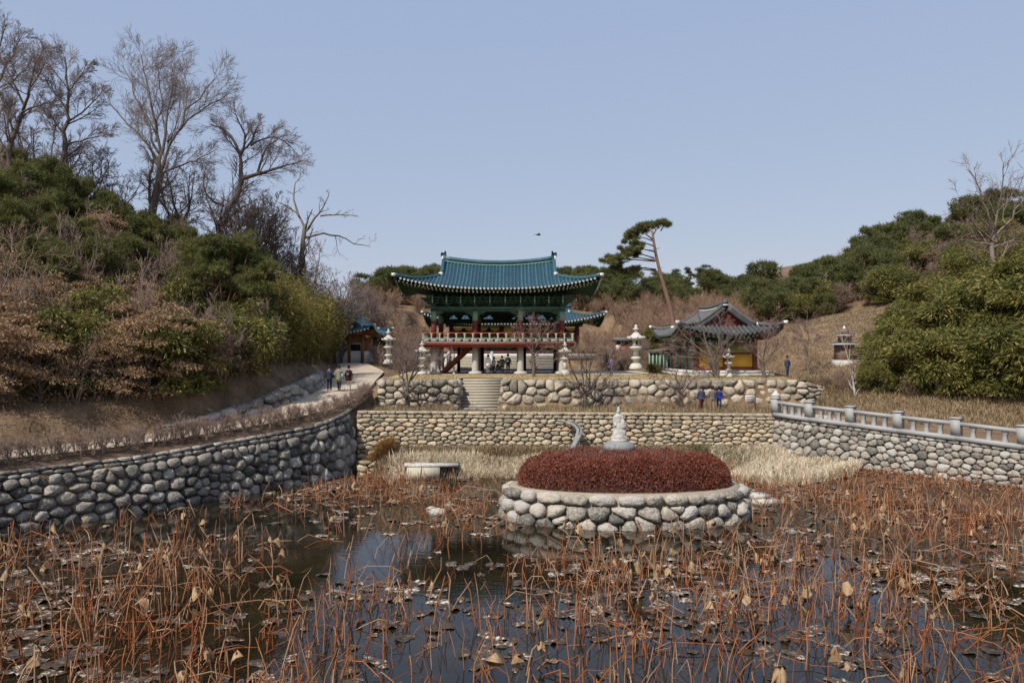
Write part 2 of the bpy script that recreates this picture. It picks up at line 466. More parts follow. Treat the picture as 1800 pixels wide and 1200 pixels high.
def tps_fit(c, lam=0.5):
    n = len(c); P = c[:, :2] / 50.0
    d2 = ((P[:, None] - P[None]) ** 2).sum(-1)
    K = 0.5 * d2 * np.log(d2 + 1e-9) + lam * 1e-3 * np.eye(n)
    A = np.zeros((n + 3, n + 3)); A[:n, :n] = K; A[:n, n] = 1; A[:n, n+1:] = P; A[n, :n] = 1; A[n+1:, :n] = P.T
    return np.linalg.solve(A, np.concatenate([c[:, 2], [0, 0, 0]]))
TW = tps_fit(ctrl)
def tps(X, Y):
    sh = np.shape(X)
    p = np.stack([np.ravel(X), np.ravel(Y)], 1) / 50.0
    out = np.empty(len(p)); c = ctrl[:, :2] / 50.0; n = len(c)
    for i in range(0, len(p), 20000):
        q = p[i:i+20000]
        d2 = ((q[:, None] - c[None]) ** 2).sum(-1)
        out[i:i+20000] = (0.5 * d2 * np.log(d2 + 1e-9)) @ TW[:n] + TW[n] + q @ TW[n+1:]
    return out.reshape(sh)
def path_z(Y):
    return 0.5 * (np.interp(Y, FAR[:, 1], FAR[:, 2]) + np.interp(Y, NEAR[:, 1], NEAR[:, 2]))
def lower_z(X, Y):
    return np.where(X > 15.0, np.interp(Y, [25,29.6,37,47,53], [1.95,2.15,2.66,3.25,3.3]), 3.2) + 0.0 * X
def Hh(X, Y):
    X = np.asarray(X, float); Y = np.asarray(Y, float)
    z = np.clip(tps(X, Y), 1.5, 45) + 0.22 * smooth_noise(X, Y, .55, 3) * sstep(5.3, 7.5, tps(X, Y))
    w = sstep(3.0, 0.0, sd_poly(X, Y, UPPER)); z = z * (1 - w) + 5.17 * w
    w = sstep(2.0, 0.0, sd_poly(X, Y, REAR)); z = z * (1 - w) + 6.45 * w
    w = sstep(2.0, 0.0, sd_poly(X, Y, [(-20.5,78),(-13.6,78),(-13,92),(-21.5,92)])); z = z * (1 - w) + 5.93 * w
    w = sstep(2.0, 0.0, sd_poly(X, Y, PATHP)); z = z * (1 - w) + (path_z(Y) - 0.12) * w
    strip = [tuple(p) for p in WL[:-1]] + [(-9.3,47.1),(-9.2,50),(-9.4,53.2)] + [tuple(p[:2]) for p in NEAR[::-1] if p[1] < 53.5]
    w = sstep(0.3, 0.0, sd_poly(X, Y, strip)); z = z * (1 - w) + np.minimum(wl_top(Y) - .3, np.interp(Y, NEAR[:, 1], NEAR[:, 2]) - 0.3) * w
    z = np.where((X > -3.75) & (X < -.55) & (Y > 52.5) & (Y < 57.9), 2.9, z)
    d = sd_poly(X, Y, LOWER)
    bl = np.where(X > 19.3, 2.4, 0.35)
    w = sstep(0, 1, 1 - np.clip(d, 0, None) / bl); z = z * (1 - w) + (lower_z(X, Y) - 0.03) * w
    w = sstep(0.35, 0.0, sd_poly(X, Y, POND)); z = z * (1 - w) + (-1.3) * w
    return z
def axis(segs):
    a = [segs[0][0]]
    for lo, hi, st in segs:
        n = max(1, int(round((hi - lo) / st)))
        a += list(np.linspace(lo, hi, n + 1)[1:])
    return np.array(a)
gx = axis([(-900,-250,60),(-250,-90,10),(-90,-40,1.6),(-40,-22,.7),(-22,31,.42),(31,60,1.0),(60,130,2.0),(130,260,10),(260,900,60)])
gy = axis([(-600,-60,60),(-60,10,4),(10,24,1.2),(24,62,.42),(62,90,.7),(90,160,1.6),(160,300,8),(300,1500,80)])
GX, GY = np.meshgrid(gx, gy)
GZ = Hh(GX, GY)
nx, ny = len(gx), len(gy)
ii, jj = np.meshgrid(np.arange(nx - 1), np.arange(ny - 1))
q = (jj * nx + ii).ravel()
gme = mk_mesh("ground", np.stack([GX, GY, GZ], -1).reshape(-1, 3), [np.stack([q, q + 1, q + 1 + nx, q + nx], 1)], smooth=True)
struct(link("ground", gme, "ground"))

def Hpt(x, y):
    return float(Hh(np.array([x]), np.array([y]))[0])
_D = np.concatenate([np.arange(26, 90, .5), np.arange(90, 240, 1.0)])
def hit(px, py):
    """ground point seen at a photo pixel"""
    X = (px - 900) / F * _D; Z = EYE - (py - HOR) / F * _D
    h = Hh(X, _D)
    k = np.nonzero(h >= Z)[0]
    i = k[0] if len(k) else len(_D) - 1
    return np.array([X[i], _D[i], h[i]])

def sheet(name, A, B, mat, nseg=40, lift=0.0, ncross=4):
    """surface between two polylines (x,y,z)"""
    A = smooth_poly(A, nseg); B = smooth_poly(B, nseg)
    t = np.linspace(0, 1, ncross)[None, :, None]
    V = A[:, None] * (1 - t) + B[:, None] * t
    V[:, :, 2] += lift + 0.03 * np.sin(np.pi * t[..., 0])
    i, j = np.meshgrid(np.arange(nseg - 1), np.arange(ncross - 1), indexing='ij')
    q = (i * ncross + j).ravel()
    return struct(link(name, mk_mesh(name, V.reshape(-1, 3), [np.stack([q, q + ncross, q + ncross + 1, q + 1], 1)], True), mat))
sheet("path", NEAR, FAR, "path", 60, 0.03)
# soil strip behind the left wall, under the hedge
wt = np.array([(x - .35, y + .25, wl_top(y) - .10) for x, y in WL[:-1]] + [(-9.5,47.6,3.62),(-9.3,50,3.9),(-9.15,53,4.4)])
nr = NEAR[NEAR[:, 1] < 53.5].copy(); nr[:, 2] -= .02
sheet("planting_bed", wt, nr, "soil", 50, 0.02)
# dry lawn of the upper terrace, walkway behind the railing and the low terrace
def flat(name, poly, zf, mat, lift=0.0):
    P = np.array(poly, float)
    V = np.column_stack([P, [zf(*p) + lift for p in P]])
    return struct(link(name, mk_mesh(name, V, [[list(range(len(P)))]]), mat))
flat("lawn", [(-8.6,53.5),(-3.75,53.5),(-3.75,57.6),(-.6,57.6),(-.6,53.5),(19.6,53.5),(21.3,57),(21.5,60),(19.5,66),(12.5,66.5),(-9.5,66.5)], lambda x, y: 5.19, "lawn")
flat("courtyard", [(-9.5,66.5),(12.5,66.5),(12.5,80),(-9.8,80)], lambda x, y: 5.19, "path")
A = np.array([(x + .5, y + .4, rail_base(y) + .02) for x, y in RL]); B = A + np.array([2.3, 1.9, 0.0])
sheet("walkway", A, B, "path", 24, 0.03)
flat("low_terrace", [(-9.0,47.5),(15.6,47.5),(16.6,48.2),(19.3,49.5),(19.2,52.6),(-8.6,52.6)], lambda x, y: 3.22, "ground")

# pond bed and water
bxs, bys = np.arange(-36, 46, .5), np.arange(2, 47.6, .5)
def bed(X, Y):
    z = -0.55 + 0.05 * smooth_noise(X, Y, 1.3, 5)
    far = sstep(43.4, 46.9, Y + .5 * smooth_noise(X, Y, .8, 9)) * (0.25 + .75 * sstep(-8.7, -7.2, X))
    z = z + 1.85 * far
    d = np.full(np.shape(X), 1e9)
    R2 = np.vstack([RL, [(34, 24), (44, 10)]])
    for a, b in zip(R2[:-1], R2[1:]):
        e = b - a; t = np.clip(((X - a[0]) * e[0] + (Y - a[1]) * e[1]) / (e @ e), 0, 1)
        d = np.minimum(d, np.hypot(X - a[0] - t * e[0], Y - a[1] - t * e[1]))
    z = np.maximum(z, -0.55 + 1.35 * (1 - sstep(0.5, 7.0, d)) )
    # shallow mud west of the island
    z = z + .42 * np.exp(-(((X + 2.2) / 2.6) ** 2 + ((Y - 38.5) / 2.0) ** 2)) + .3 * np.exp(-(((X + 6) / 2.2) ** 2 + ((Y - 43.2) / 1.2) ** 2))
    return z
BX, BY = np.meshgrid(bxs, bys)
BZ = bed(BX, BY)
nbx = len(bxs)
ii, jj = np.meshgrid(np.arange(nbx - 1), np.arange(len(bys) - 1))
q = (jj * nbx + ii).ravel()
struct(link("pond_bed", mk_mesh("pond_bed", np.stack([BX, BY, BZ], -1).reshape(-1, 3), [np.stack([q, q + 1, q + 1 + nbx, q + nbx], 1)], True), "mud"))
P = np.array(POND, float); P[9] = (-9.2, 47.0); P[10] = (15.6, 47.0)
struct(link("pond_water", mk_mesh("pond_water", np.column_stack([P, np.zeros(len(P))]), [[list(range(len(P)))]]), "water"))

# ------------------------------------------------------------------ stone walls
def clip_poly(poly, n, c):
    out = []
    m = len(poly)
    for i in range(m):
        a, b = poly[i], poly[(i + 1) % m]
        da, db = a @ n - c, b @ n - c
        if da <= 0:
            out.append(a)
        if da * db < 0:
            out.append(a + (b - a) * (da / (da - db)))
    return out
def voronoi(S, lo, hi, relax=2):
    S = S.copy()
    for it in range(relax + 1):
        cells = []
        for i in range(len(S)):
            d = ((S - S[i]) ** 2).sum(1)
            nb = np.argsort(d)[1:16]
            poly = [np.array(p) for p in ((lo[0], lo[1]), (hi[0], lo[1]), (hi[0], hi[1]), (lo[0], hi[1]))]
            for j in nb:
                n = S[j] - S[i]
                poly = clip_poly(poly, n, ((S[j] + S[i]) / 2) @ n)
                if len(poly) < 3:
                    break
            cells.append(np.array(poly) if len(poly) >= 3 else None)
        if it < relax:
            for i, c in enumerate(cells):
                if c is not None:
                    S[i] = .45 * S[i] + .55 * c.mean(0)
    return cells
def chaikin(P, c=.25):
    Q = np.roll(P, -1, 0)
    return np.stack([P * (1 - c) + Q * c, P * c + Q * (1 - c)], 1).reshape(-1, 2)

def stone_wall(name, label, foot, top, mat, rows=(), sw=.5, sh=.33, jit=.42, gap=.965, bulge=.3, core_mat="mortar", thick=.7,
               seed=1, vis=None, cat="wall", closed=False, maxn=298, core_in=.10, corner=.25, drop=.10):
    """foot/top: (n,3) polylines of equal parametrisation. rows: courses from the top down (height, width) of flat coping stones"""
    r = np.random.default_rng(seed)
    n = len(foot)
    su = np.concatenate([[0], np.cumsum(np.linalg.norm(np.diff(foot, axis=0), axis=1))])
    U = su[-1]
    hgt = np.linalg.norm(top - foot, axis=1); hm = hgt.mean()
    T = np.gradient(foot, axis=0); T[:, 2] = 0; T /= np.linalg.norm(T, axis=1)[:, None]
    Nn = np.stack([T[:, 1], -T[:, 0], np.zeros(n)], 1)
    def ev(u, v, o):
        f = np.stack([np.interp(u, su, foot[:, i]) for i in range(3)], 1)
        t = np.stack([np.interp(u, su, top[:, i]) for i in range(3)], 1)
        nn = np.stack([np.interp(u, su, Nn[:, i]) for i in range(3)], 1)
        return f + (t - f) * v[:, None] + nn * o[:, None]
    cells = []
    y = hm
    for (rh, rw) in rows:
        x = r.uniform(-.5, 0) * rw
        while x < U - .15 * rw:
            w = rw * r.uniform(.72, 1.3)
            a, b = max(0, x), min(U, x + w)
            if b - a > .12:
                hh = rh * r.uniform(.9, 1.04)
                cells.append(np.array([(a, y - rh), (b, y - rh), (b, y - rh + hh), (a, y - rh + hh)]))
            x += w
        y -= rh
    if y > .2 * sh:
        nr_ = max(1, int(round(y / sh))); S = []
        for k in range(nr_):
            m = max(2, int(round(U / (sw * r.uniform(.9, 1.15)))))
            for c in range(m):
                S.append(((c + .5 + (k % 2) * .5 + r.uniform(-jit, jit)) * U / m % U, (k + .5 + r.uniform(-jit, jit)) * y / nr_))
        S = np.array(S); asp = sw / sh
        S = S[r.uniform(size=len(S)) > drop]
        ex = S[r.uniform(size=len(S)) < .13] + r.normal(0, .3, 2) * np.array([sw, sh]) + np.array([sw * .4, sh * .35])
        S = np.concatenate([S, ex[(ex[:, 0] > 0) & (ex[:, 0] < U) & (ex[:, 1] > 0) & (ex[:, 1] < y)]])
        S[:, 0] /= asp * .92
        for c in voronoi(S, (0, 0), (U / (asp * .92), y)):
            if c is not None:
                c = c.copy(); c[:, 0] *= asp * .92
                cells.append(c)
    root = thing(name, label, cat)
    root.location = tuple(foot[n // 2])
    off = np.array(foot[n // 2])
    # core
    mb = MB()
    uu = np.linspace(0, U, max(n, int(U / .5)))
    o = np.full(len(uu), -core_in)
    f = ev(uu, np.zeros(len(uu)), o); t = ev(uu, np.full(len(uu), .985), o); tb = ev(uu, np.full(len(uu), .985), o - thick); fb = ev(uu, np.zeros(len(uu)), o - thick)
    f[:, 2] -= .5; fb[:, 2] -= .5
    V = np.stack([f, t, tb, fb], 1).reshape(-1, 3) - off
    m = len(uu); Fq = []
    for i in range(m - 1):
        for j in range(4):
            Fq.append([i*4+j, (i+1)*4+j, (i+1)*4+(j+1)%4, i*4+(j+1)%4])
    mb.add(V, np.array(Fq)[:, ::-1], [] if closed else [[0,1,2,3],[(m-1)*4+3,(m-1)*4+2,(m-1)*4+1,(m-1)*4]])
    mb.obj("wall_core", core_mat, root)
    built = []
    for c in cells:
        cen = c.mean(0)
        e = c.max(0) - c.min(0)
        if e[0] < .07 or e[1] < .05:
            continue
        P = chaikin(c, corner * r.uniform(.75, 1.15))
        if len(P) < 9:
            P = chaikin(P)
        sz = min(e[0], e[1] * 1.3)
        g = gap * r.uniform(.94, 1.0)
        P = cen + (P - cen) * g
        P = P * 1.0
        nP = len(P)
        b = bulge * sz * r.uniform(.75, 1.25)
        wob = 1 + .05 * r.normal(size=(nP, 1))
        tilt = r.normal(0, .10, 2)
        rings = []
        for s_, dz in ((1.0, -.16), (1.0, .30), (.80, .80), (.42, 1.0)):
            Q = cen + (P - cen) * s_ * (wob if s_ > .5 else 1)
            if dz < 0:
                oo = np.full(nP, -.12)
            else:
                oo = b * dz + ((Q - cen) @ tilt) + .03 * sz * r.normal(size=nP)
            rings.append(ev(Q[:, 0], Q[:, 1] / hm, oo))
        V = np.concatenate(rings + [ev(cen[None, 0], cen[None, 1] / hm, np.array([b * 1.03]))])
        k = np.arange(nP); k2 = (k + 1) % nP
        quads = np.concatenate([np.stack([a * nP + k, a * nP + k2, (a + 1) * nP + k2, (a + 1) * nP + k], 1) for a in range(3)])
        tri = np.stack([3 * nP + k, 3 * nP + k2, np.full(nP, 4 * nP)], 1)
        o3 = ev(cen[None, 0], cen[None, 1] / hm, np.zeros(1))[0]
        built.append((V, quads, tri, o3, e[0] * e[1] / max(5, o3[1]) ** 2 * (1 if vis is None or vis(o3) else 1e-4)))
    built.sort(key=lambda t: -t[4])
    rest = MB()
    for i, (V, quads, tri, o3, _) in enumerate(built):
        if i < maxn:
            me = mk_mesh("stone", V - o3, [quads, tri], True)
            link("stone", me, mat, root, loc=o3 - off)
        else:
            rest.add(V - off, quads, tri)
    if rest.n:
        stuff(rest.obj("small_stones", mat, root, True))
    return root

inframe = lambda p: abs(p[0] / p[1] * F) < 905
foot = smooth_poly(np.column_stack([WL, np.full(len(WL), -.15)]), 70)
topp = foot.copy()
Tn = np.gradient(foot, axis=0); Tn /= np.linalg.norm(Tn, axis=1)[:, None]
topp[:, 0] -= .42 * Tn[:, 1]; topp[:, 1] += .42 * Tn[:, 0]; topp[:, 2] = wl_top(foot[:, 1])
stone_wall("stone_wall", "dark grey rounded-stone retaining wall curving along the left bank below the hedge", foot, topp, "stone_dark",
           rows=[(.17,.62),(.20,.60)], sw=.74, sh=.45, jit=.40, seed=3, vis=inframe, bulge=.33, corner=.235, drop=.08)
foot = np.column_stack([np.linspace(-9.2, 15.6, 30), np.full(30, 47.1), np.full(30, .75)])
topp = foot + np.array([0, .15, 0]); topp[:, 2] = np.linspace(3.58, 3.40, 30)
stone_wall("stone_wall", "warm beige cobble wall across the far end of the pond below the boulder wall", foot, topp, "stone_warm",
           rows=[(.20,.66),(.22,.58)], sw=.55, sh=.27, jit=.36, seed=4, bulge=.27, drop=.05, corner=.27, core_mat="mortar_light")
RW = np.vstack([[(15.55, 47.15)], RL[1:], [(33, 25.4)]])
top_r = smooth_poly(np.column_stack([RW, rail_base(RW[:, 1])]), 50)
Tn = np.gradient(top_r, axis=0); Tn /= np.linalg.norm(Tn[:, :2], axis=1)[:, None]
foot = top_r.copy(); foot[:, 0] += .40 * Tn[:, 1]; foot[:, 1] -= .40 * Tn[:, 0]; foot[:, 2] = np.linspace(.45, .35, 50)
stone_wall("stone_wall", "grey cobble retaining wall under the granite railing on the right bank", foot, top_r - np.array([0, 0, .01]), "stone_grey",
           rows=[(.16,.5)], sw=.48, sh=.285, jit=.40, seed=5, bulge=.28, corner=.24, drop=.07, vis=inframe)
# boulder walls of the upper terrace, either side of the stairs
def wall_line(pts, z0, z1, n=40, lean=.2):
    p = interp_poly(np.array(pts, float), n)
    f = np.column_stack([p, np.full(n, z0)])
    T = np.gradient(f, axis=0); T /= np.linalg.norm(T, axis=1)[:, None]
    t = f.copy(); t[:, 0] -= lean * T[:, 1]; t[:, 1] += lean * T[:, 0]; t[:, 2] = z1
    return f, t
f_, t_ = wall_line([(-9.5,57.2),(-8.9,53.0),(-3.62,53.0),(-3.62,57.4)], 2.95, 5.22, 60)
stone_wall("boulder_wall", "boulder retaining wall to the left of the stone stairs, under the bare tree", f_, t_, "stone_boulder", sw=.74, sh=.47, jit=.42, seed=6, bulge=.34, corner=.2, thick=.75)
f_, t_ = wall_line([(-.66,57.4),(-.66,53.0),(19.6,53.0),(22.6,54.0)], 2.95, 5.22, 90)
t_[:, 2] = np.where(t_[:, 0] > 19, 5.22 - .9 * (t_[:, 0] - 19) / 3.6, 5.22); f_[:, 2] = np.where(f_[:, 0] > 17, 2.95 + .25 * (f_[:, 0] - 17), 2.95)
stone_wall("boulder_wall", "long boulder retaining wall to the right of the stone stairs, up to the hillside", f_, t_, "stone_boulder", sw=.74, sh=.46, jit=.43, seed=7, bulge=.34, corner=.2, thick=.75)
# boulder edging of the rising path
fe = FAR[(FAR[:, 1] > 40) & (FAR[:, 1] < 60)]
f_ = smooth_poly(fe, 40); f_[:, 2] -= .15
T = np.gradient(f_, axis=0); T /= np.linalg.norm(T[:, :2], axis=1)[:, None]
t_ = f_.copy(); t_[:, 0] -= .25 * T[:, 1]; t_[:, 1] += .25 * T[:, 0]; t_[:, 2] += np.interp(np.arange(40), [0, 8, 20, 39], [.5, .8, 1.15, 1.05])
stone_wall("boulder_wall", "low boulder edging between the rising path and the wooded slope", f_, t_, "stone_grey", sw=.95, sh=.5, jit=.36, seed=8, bulge=.45, thick=.12, core_in=.16)
# small ledge of stones in the far left corner of the pond
f_, t_ = wall_line([(-9.0,45.9),(-7.55,45.75),(-7.3,46.6)], -.2, .78, 14, .1)
stone_wall("stone_ledge", "short stone ledge at the waterline in the far left corner of the pond", f_, t_, "stone_warm", sw=.55, sh=.32, seed=9, bulge=.35, thick=.4)

# ------------------------------------------------------------------ island
a = np.linspace(math.pi * .5, math.pi * 2.5, 90)
f_ = np.column_stack([ISC[0] + ISA * np.cos(a), ISC[1] + ISB * np.sin(a), np.full(90, -.2)])
t_ = np.column_stack([ISC[0] + (ISA - .1) * np.cos(a), ISC[1] + (ISB - .1) * np.sin(a), np.full(90, ISH)])
stone_wall("island_wall", "oval boulder wall of the small island under the red azaleas", f_, t_, "stone_island", rows=[(.46,.92)], sw=.88, sh=.56, jit=.26, seed=12, bulge=.34, corner=.25, drop=.02,
           thick=.5, closed=True, core_mat="mortar_light", core_in=.14)
P = np.column_stack([ISC[0] + (ISA - .3) * np.cos(a[:-1]), ISC[1] + (ISB - .3) * np.sin(a[:-1]), np.full(89, ISH - .06)])
struct(link("island_ground", mk_mesh("island_ground", P, [[list(range(89))]]), "soil"))

# ------------------------------------------------------------------ stone stairs
st = thing("stone_stairs", "broad stone stairs between the two boulder walls, leading up to the pavilion", "stairs", (-2.14, 53.6, 3.2))
nst = 11
sm = MB().box((0, 0, 0), (2.78, .60, .178)).mesh("step")
for k in range(nst):
    link("step", sm, "step_stone", st, loc=(random.uniform(-.015, .015), k * .37 + .1, k * .184 + .0))
MB().box((0, 4.6, 1.02), (2.9, .95, 1.9)).obj("landing", "step_stone", st)

# ------------------------------------------------------------------ granite railing
rl = thing("stone_railing", "pale granite railing with square posts on top of the right bank wall", "railing", (RL[0][0], RL[0][1], rail_base(RL[0][1])))
o0 = np.array([RL[0][0], RL[0][1], rail_base(RL[0][1])])
for k in range(len(RL)):
    p = np.array([RL[k][0] + .12, RL[k][1] + .1, rail_base(RL[k][1])]) - o0
    d = RL[min(k + 1, len(RL) - 1)] - RL[max(0, k - 1)]; ang = math.atan2(d[1], d[0])
    mb = MB().box(p + (0, 0, .62), (.42, .42, .84), ang)
    po = mb.obj("post", "granite", rl)
    mc = MB().box(p + (0, 0, 1.085), (.47, .47, .09), ang)
    if k == 0:
        mc.lathe([(.20, 1.13), (.27, 1.19), (.24, 1.30), (.12, 1.40), (.05, 1.50), (0.01, 1.52)], 12, tuple(p))
    c_ = mc.obj("post_cap", "granite_white" if k == 0 else "granite", po)
    if k < len(RL) - 1:
        q2 = np.array([RL[k+1][0] + .12, RL[k+1][1] + .1, rail_base(RL[k+1][1])]) - o0
        dv = q2 - p; L2 = np.linalg.norm(dv[:2]); u = dv / L2
        def bar(z, h, w, a0, a1):
            A, B = p + u * a0, p + u * (L2 - a1)
            s = np.array([-u[1], u[0], 0]) * w / 2
            V = [A - s + (0,0,z), A + s + (0,0,z), B + s + (0,0,z), B - s + (0,0,z), A - s + (0,0,z+h), A + s + (0,0,z+h), B + s + (0,0,z+h), B - s + (0,0,z+h)]
            return MB().add(V, np.array([[0,3,2,1][::-1],[4,5,6,7][::-1],[0,1,5,4][::-1],[1,2,6,5][::-1],[2,3,7,6][::-1],[3,0,4,7][::-1]]))
        bar(-.01, .23, .50, 0.003, 0.003).obj("base_beam", "granite", rl)
        bar(.72, .19, .26, .21, .21).obj("top_rail", "granite", rl)
        for b in range(3):
            A = p + u * (.42 + (L2 - .84) * (b + .5) / 3)
            an = math.atan2(u[1], u[0])
            ca, sa = math.cos(an), math.sin(an)
            prof = [(.24, .22), (.17, .40), (.17, .54), (.30, .725)]
            V = []
            for w, z in prof:
                for sx, sy in ((-1,-1),(1,-1),(1,1),(-1,1)):
                    x_, y_ = sx * w / 2, sy * .10
                    V.append(A + np.array([x_ * ca - y_ * sa, x_ * sa + y_ * ca, z]))
            Fq = [[i*4+j, i*4+(j+1)%4, (i+1)*4+(j+1)%4, (i+1)*4+j] for i in range(3) for j in range(4)]
            MB().add(V, np.array(Fq)).obj("baluster", "granite", rl)
# ------------------------------------------------------------------ Korean hip-and-gable roofs
def roof(root, c, ax, ay, gxh, z0, rz, lift, Lw, tile, rc=.45, pitch=.30, ridge_h=.42, under="green_dark", parts=("front",), wall_x=None, wall_y=None,
         finial=True, gable="red_wood", rib_parts=True, rafters=True, rafter_mat="green_dark", end_mat="rafter_end", soff=.14):
    """ridge along local x, centre c (x,y), eave height z0; children go to root (root at its own origin, unrotated by this)"""
    pan = tile + "_pan"
    cx, cy = c
    def f(s): return .5 * s + .5 * s * s
    def zz(x, y):
        """height of the roof surface over (x, y) relative to centre; which = lower of the slopes"""
        ax_, ay_ = np.abs(x), np.abs(y)
        d, e = ay - ay_, ax - ax_
        side = (e < d) & (ax_ > gxh)
        m = np.where(side, e, d); w = np.where(side, d, e)
        s = np.clip(m / ay, 0, 1)
        lf = lift * np.clip(1 - w / Lw, 0, 1) ** 2.2 * (1 - s) ** 1.2
        return z0 + rz * f(s) + lf + rc * np.clip(ax_ / gxh, 0, 1) ** 2 * s ** 2 * np.where(side, 0, 1)
    def front_pts(x, sgn, n, up=0.0):
        dm = ay if abs(x) <= gxh else ax - abs(x)
        d = np.linspace(0, dm, n)
        y = sgn * (ay - d)
        X = np.full(n, x)
        # evaluate as the front slope, even on the hip line
        s = d / ay; e = ax - abs(x)
        z = z0 + rz * f(s) + lift * max(0, 1 - e / Lw) ** 2.2 * (1 - s) ** 1.2 + rc * min(1, abs(x) / gxh) ** 2 * s ** 2
        return np.stack([X + cx, y + cy, z + up], 1)
    E = ax - gxh
    def side_pts(y, sgn, n, up=0.0):
        em = min(E, ay - abs(y))
        e = np.linspace(0, em, n)
        s = e / ay; d = ay - abs(y)
        z = z0 + rz * f(s) + lift * max(0, 1 - d / Lw) ** 2.2 * (1 - s) ** 1.2
        return np.stack([sgn * (ax - e) + cx, np.full(n, y + cy), z + up], 1)
    n = 8
    # pan surface and soffit
    mp, ms = MB(), MB()
    xs = np.linspace(-ax + .02, ax - .02, 49); ys = np.linspace(-ay + .02, ay - .02, 37)
    for sg in (-1, 1):
        for (mb, up) in ((mp, 0.0), (ms, -soff)):
            G = np.array([front_pts(x, sg, n, up) for x in xs])
            i, j = np.meshgrid(np.arange(len(xs) - 1), np.arange(n - 1), indexing='ij'); q = (i * n + j).ravel()
            Fq = np.stack([q, q + n, q + n + 1, q + 1], 1)
            mb.add(G.reshape(-1, 3), Fq if (sg < 0) == (up == 0) else Fq[:, ::-1])
            G = np.array([side_pts(y, sg, n, up) for y in ys])
            i, j = np.meshgrid(np.arange(len(ys) - 1), np.arange(n - 1), indexing='ij'); q = (i * n + j).ravel()
            Fq = np.stack([q, q + n, q + n + 1, q + 1], 1)
            mb.add(G.reshape(-1, 3), Fq if (sg > 0) == (up == 0) else Fq[:, ::-1])
    r_ = mp.obj("roof", pan, root, True)
    ms.obj("soffit", under, root, True)
    # tile rows
    def rib(P, across):
        k = 5
        a = np.linspace(0, math.pi, k)
        rr = pitch * .29
        S = np.array(across, float)
        V = (P[:, None, :] + np.cos(a)[None, :, None] * rr * S + (np.sin(a) * rr * 1.15)[None, :, None] * np.array([0, 0, 1.0])).reshape(-1, 3)
        m = len(P)
        i, j = np.meshgrid(np.arange(m - 1), np.arange(k - 1), indexing='ij'); q = (i * k + j).ravel()
        # end disc hanging over the eave
        tip = P[0] + (P[0] - P[1]) / (np.linalg.norm(P[0] - P[1]) + 1e-9) * .05
        disc = np.array([tip + S * rr * math.cos(t) * 1.05 + np.array([0, 0, 1]) * rr * math.sin(t) * 1.05 for t in np.linspace(0, 2 * math.pi, 8, endpoint=False)])
        return V, np.stack([q, q + k, q + k + 1, q + 1], 1), disc
    rest = MB(); ends = MB()
    nrow = int(2 * ax / pitch)
    for sg, nm in ((-1, "front"), (1, "back")):
        for x in np.linspace(-ax + pitch * .6, ax - pitch * .6, nrow):
            P = front_pts(x, sg, 7)
            if np.linalg.norm(P[0] - P[-1]) < .25:
                continue
            V, Fq, disc = rib(P, (1, 0, 0))
            if sg < 0 or True:
                ends.add(disc + np.array([0, sg * .03, 0]), [list(range(8))])
            if nm in parts:
                link("tile_row", mk_mesh("tile_row", V, [Fq], True), tile, r_)
            else:
                rest.add(V, Fq)
    for sg, nm in ((-1, "left"), (1, "right")):
        for y in np.linspace(-ay + pitch * .6, ay - pitch * .6, int(2 * ay / pitch)):
            P = side_pts(y, sg, 5)
            if np.linalg.norm(P[0] - P[-1]) < .25:
                continue
            V, Fq, disc = rib(P, (0, 1, 0))
            ends.add(disc + np.array([sg * .03, 0, 0]), [list(range(8))])
            if nm in parts:
                link("tile_row", mk_mesh("tile_row", V, [Fq], True), tile, r_)
            else:
                rest.add(V, Fq)
    if rest.n:
        stuff(rest.obj("rear_tile_rows", tile, r_, True))
    stuff(ends.obj("eave_end_tiles", "granite_old" if tile == "tile_blue" else "tile_grey", r_))
    # eave fascia strip below tile ends
    # ridges
    xr = np.linspace(-gxh - .05, gxh + .05, 17)
    zr = z0 + rz + rc * (np.abs(xr) / gxh) ** 2
    P = np.stack([xr + cx, np.full(17, cy), zr], 1)
    rd = MB().sweep(P, .34, ridge_h, base=.02).obj("main_ridge", tile, r_, True)
    MB().sweep(P, .40, .10, base=-.06).obj("plaster_line", "plaster_white" if tile != "tile_blue" else "green_pale", r_)
    for sx in (-1, 1):
        for sy in (-1, 1):
            m_ = 8
            d = np.linspace(ay - .15, E, m_)
            s = d / ay
            P = np.stack([np.full(m_, sx * (gxh - .02) + cx), sy * (ay - d) + cy, z0 + rz * f(s) + rc * s ** 2], 1)
            MB().sweep(P, .30, ridge_h * .8).obj("gable_ridge", tile, r_, True)
            t = np.linspace(0, 1, 12)
            dd = E * (1 - t) - .03 * t
            s = np.clip(dd, 0, None) / ay
            z = z0 + rz * f(s) + lift * np.clip(1 - np.clip(dd, 0, None) / Lw, 0, 1) ** 2.2 * (1 - s) ** 1.2 + .05 * t ** 6
            P2 = np.stack([sx * (ax - dd) + cx, sy * (ay - dd) + cy, z], 1)
            MB().sweep(P2, .28, ridge_h * .75).obj("hip_ridge", tile, r_, True)
            for Q, s_ in ((P[-1], .30), (P2[-1], .26)):
                MB().box(Q + np.array([0, 0, s_ * .55]) + (P2[-1] - P2[0]) / np.linalg.norm(P2[-1] - P2[0]) * .06, (s_, s_, s_ * .9), .7).obj("ridge_end_tile", "plaster_white", r_)
        # gable wall
        gxp = sx * (gxh - .38)
        yy = np.linspace(-(ay - E) * .97, (ay - E) * .97, 15)
        s = (ay - np.abs(yy)) / ay
        zt = z0 + rz * f(s) + rc * s ** 2 - .10
        zb = z0 + rz * f(E / ay) - .25
        V = np.concatenate([np.stack([np.full(15, gxp + cx), yy + cy, zt], 1), np.stack([np.full(15, gxp + cx), yy + cy, np.minimum(np.full(15, zb), zt - .02)], 1)])
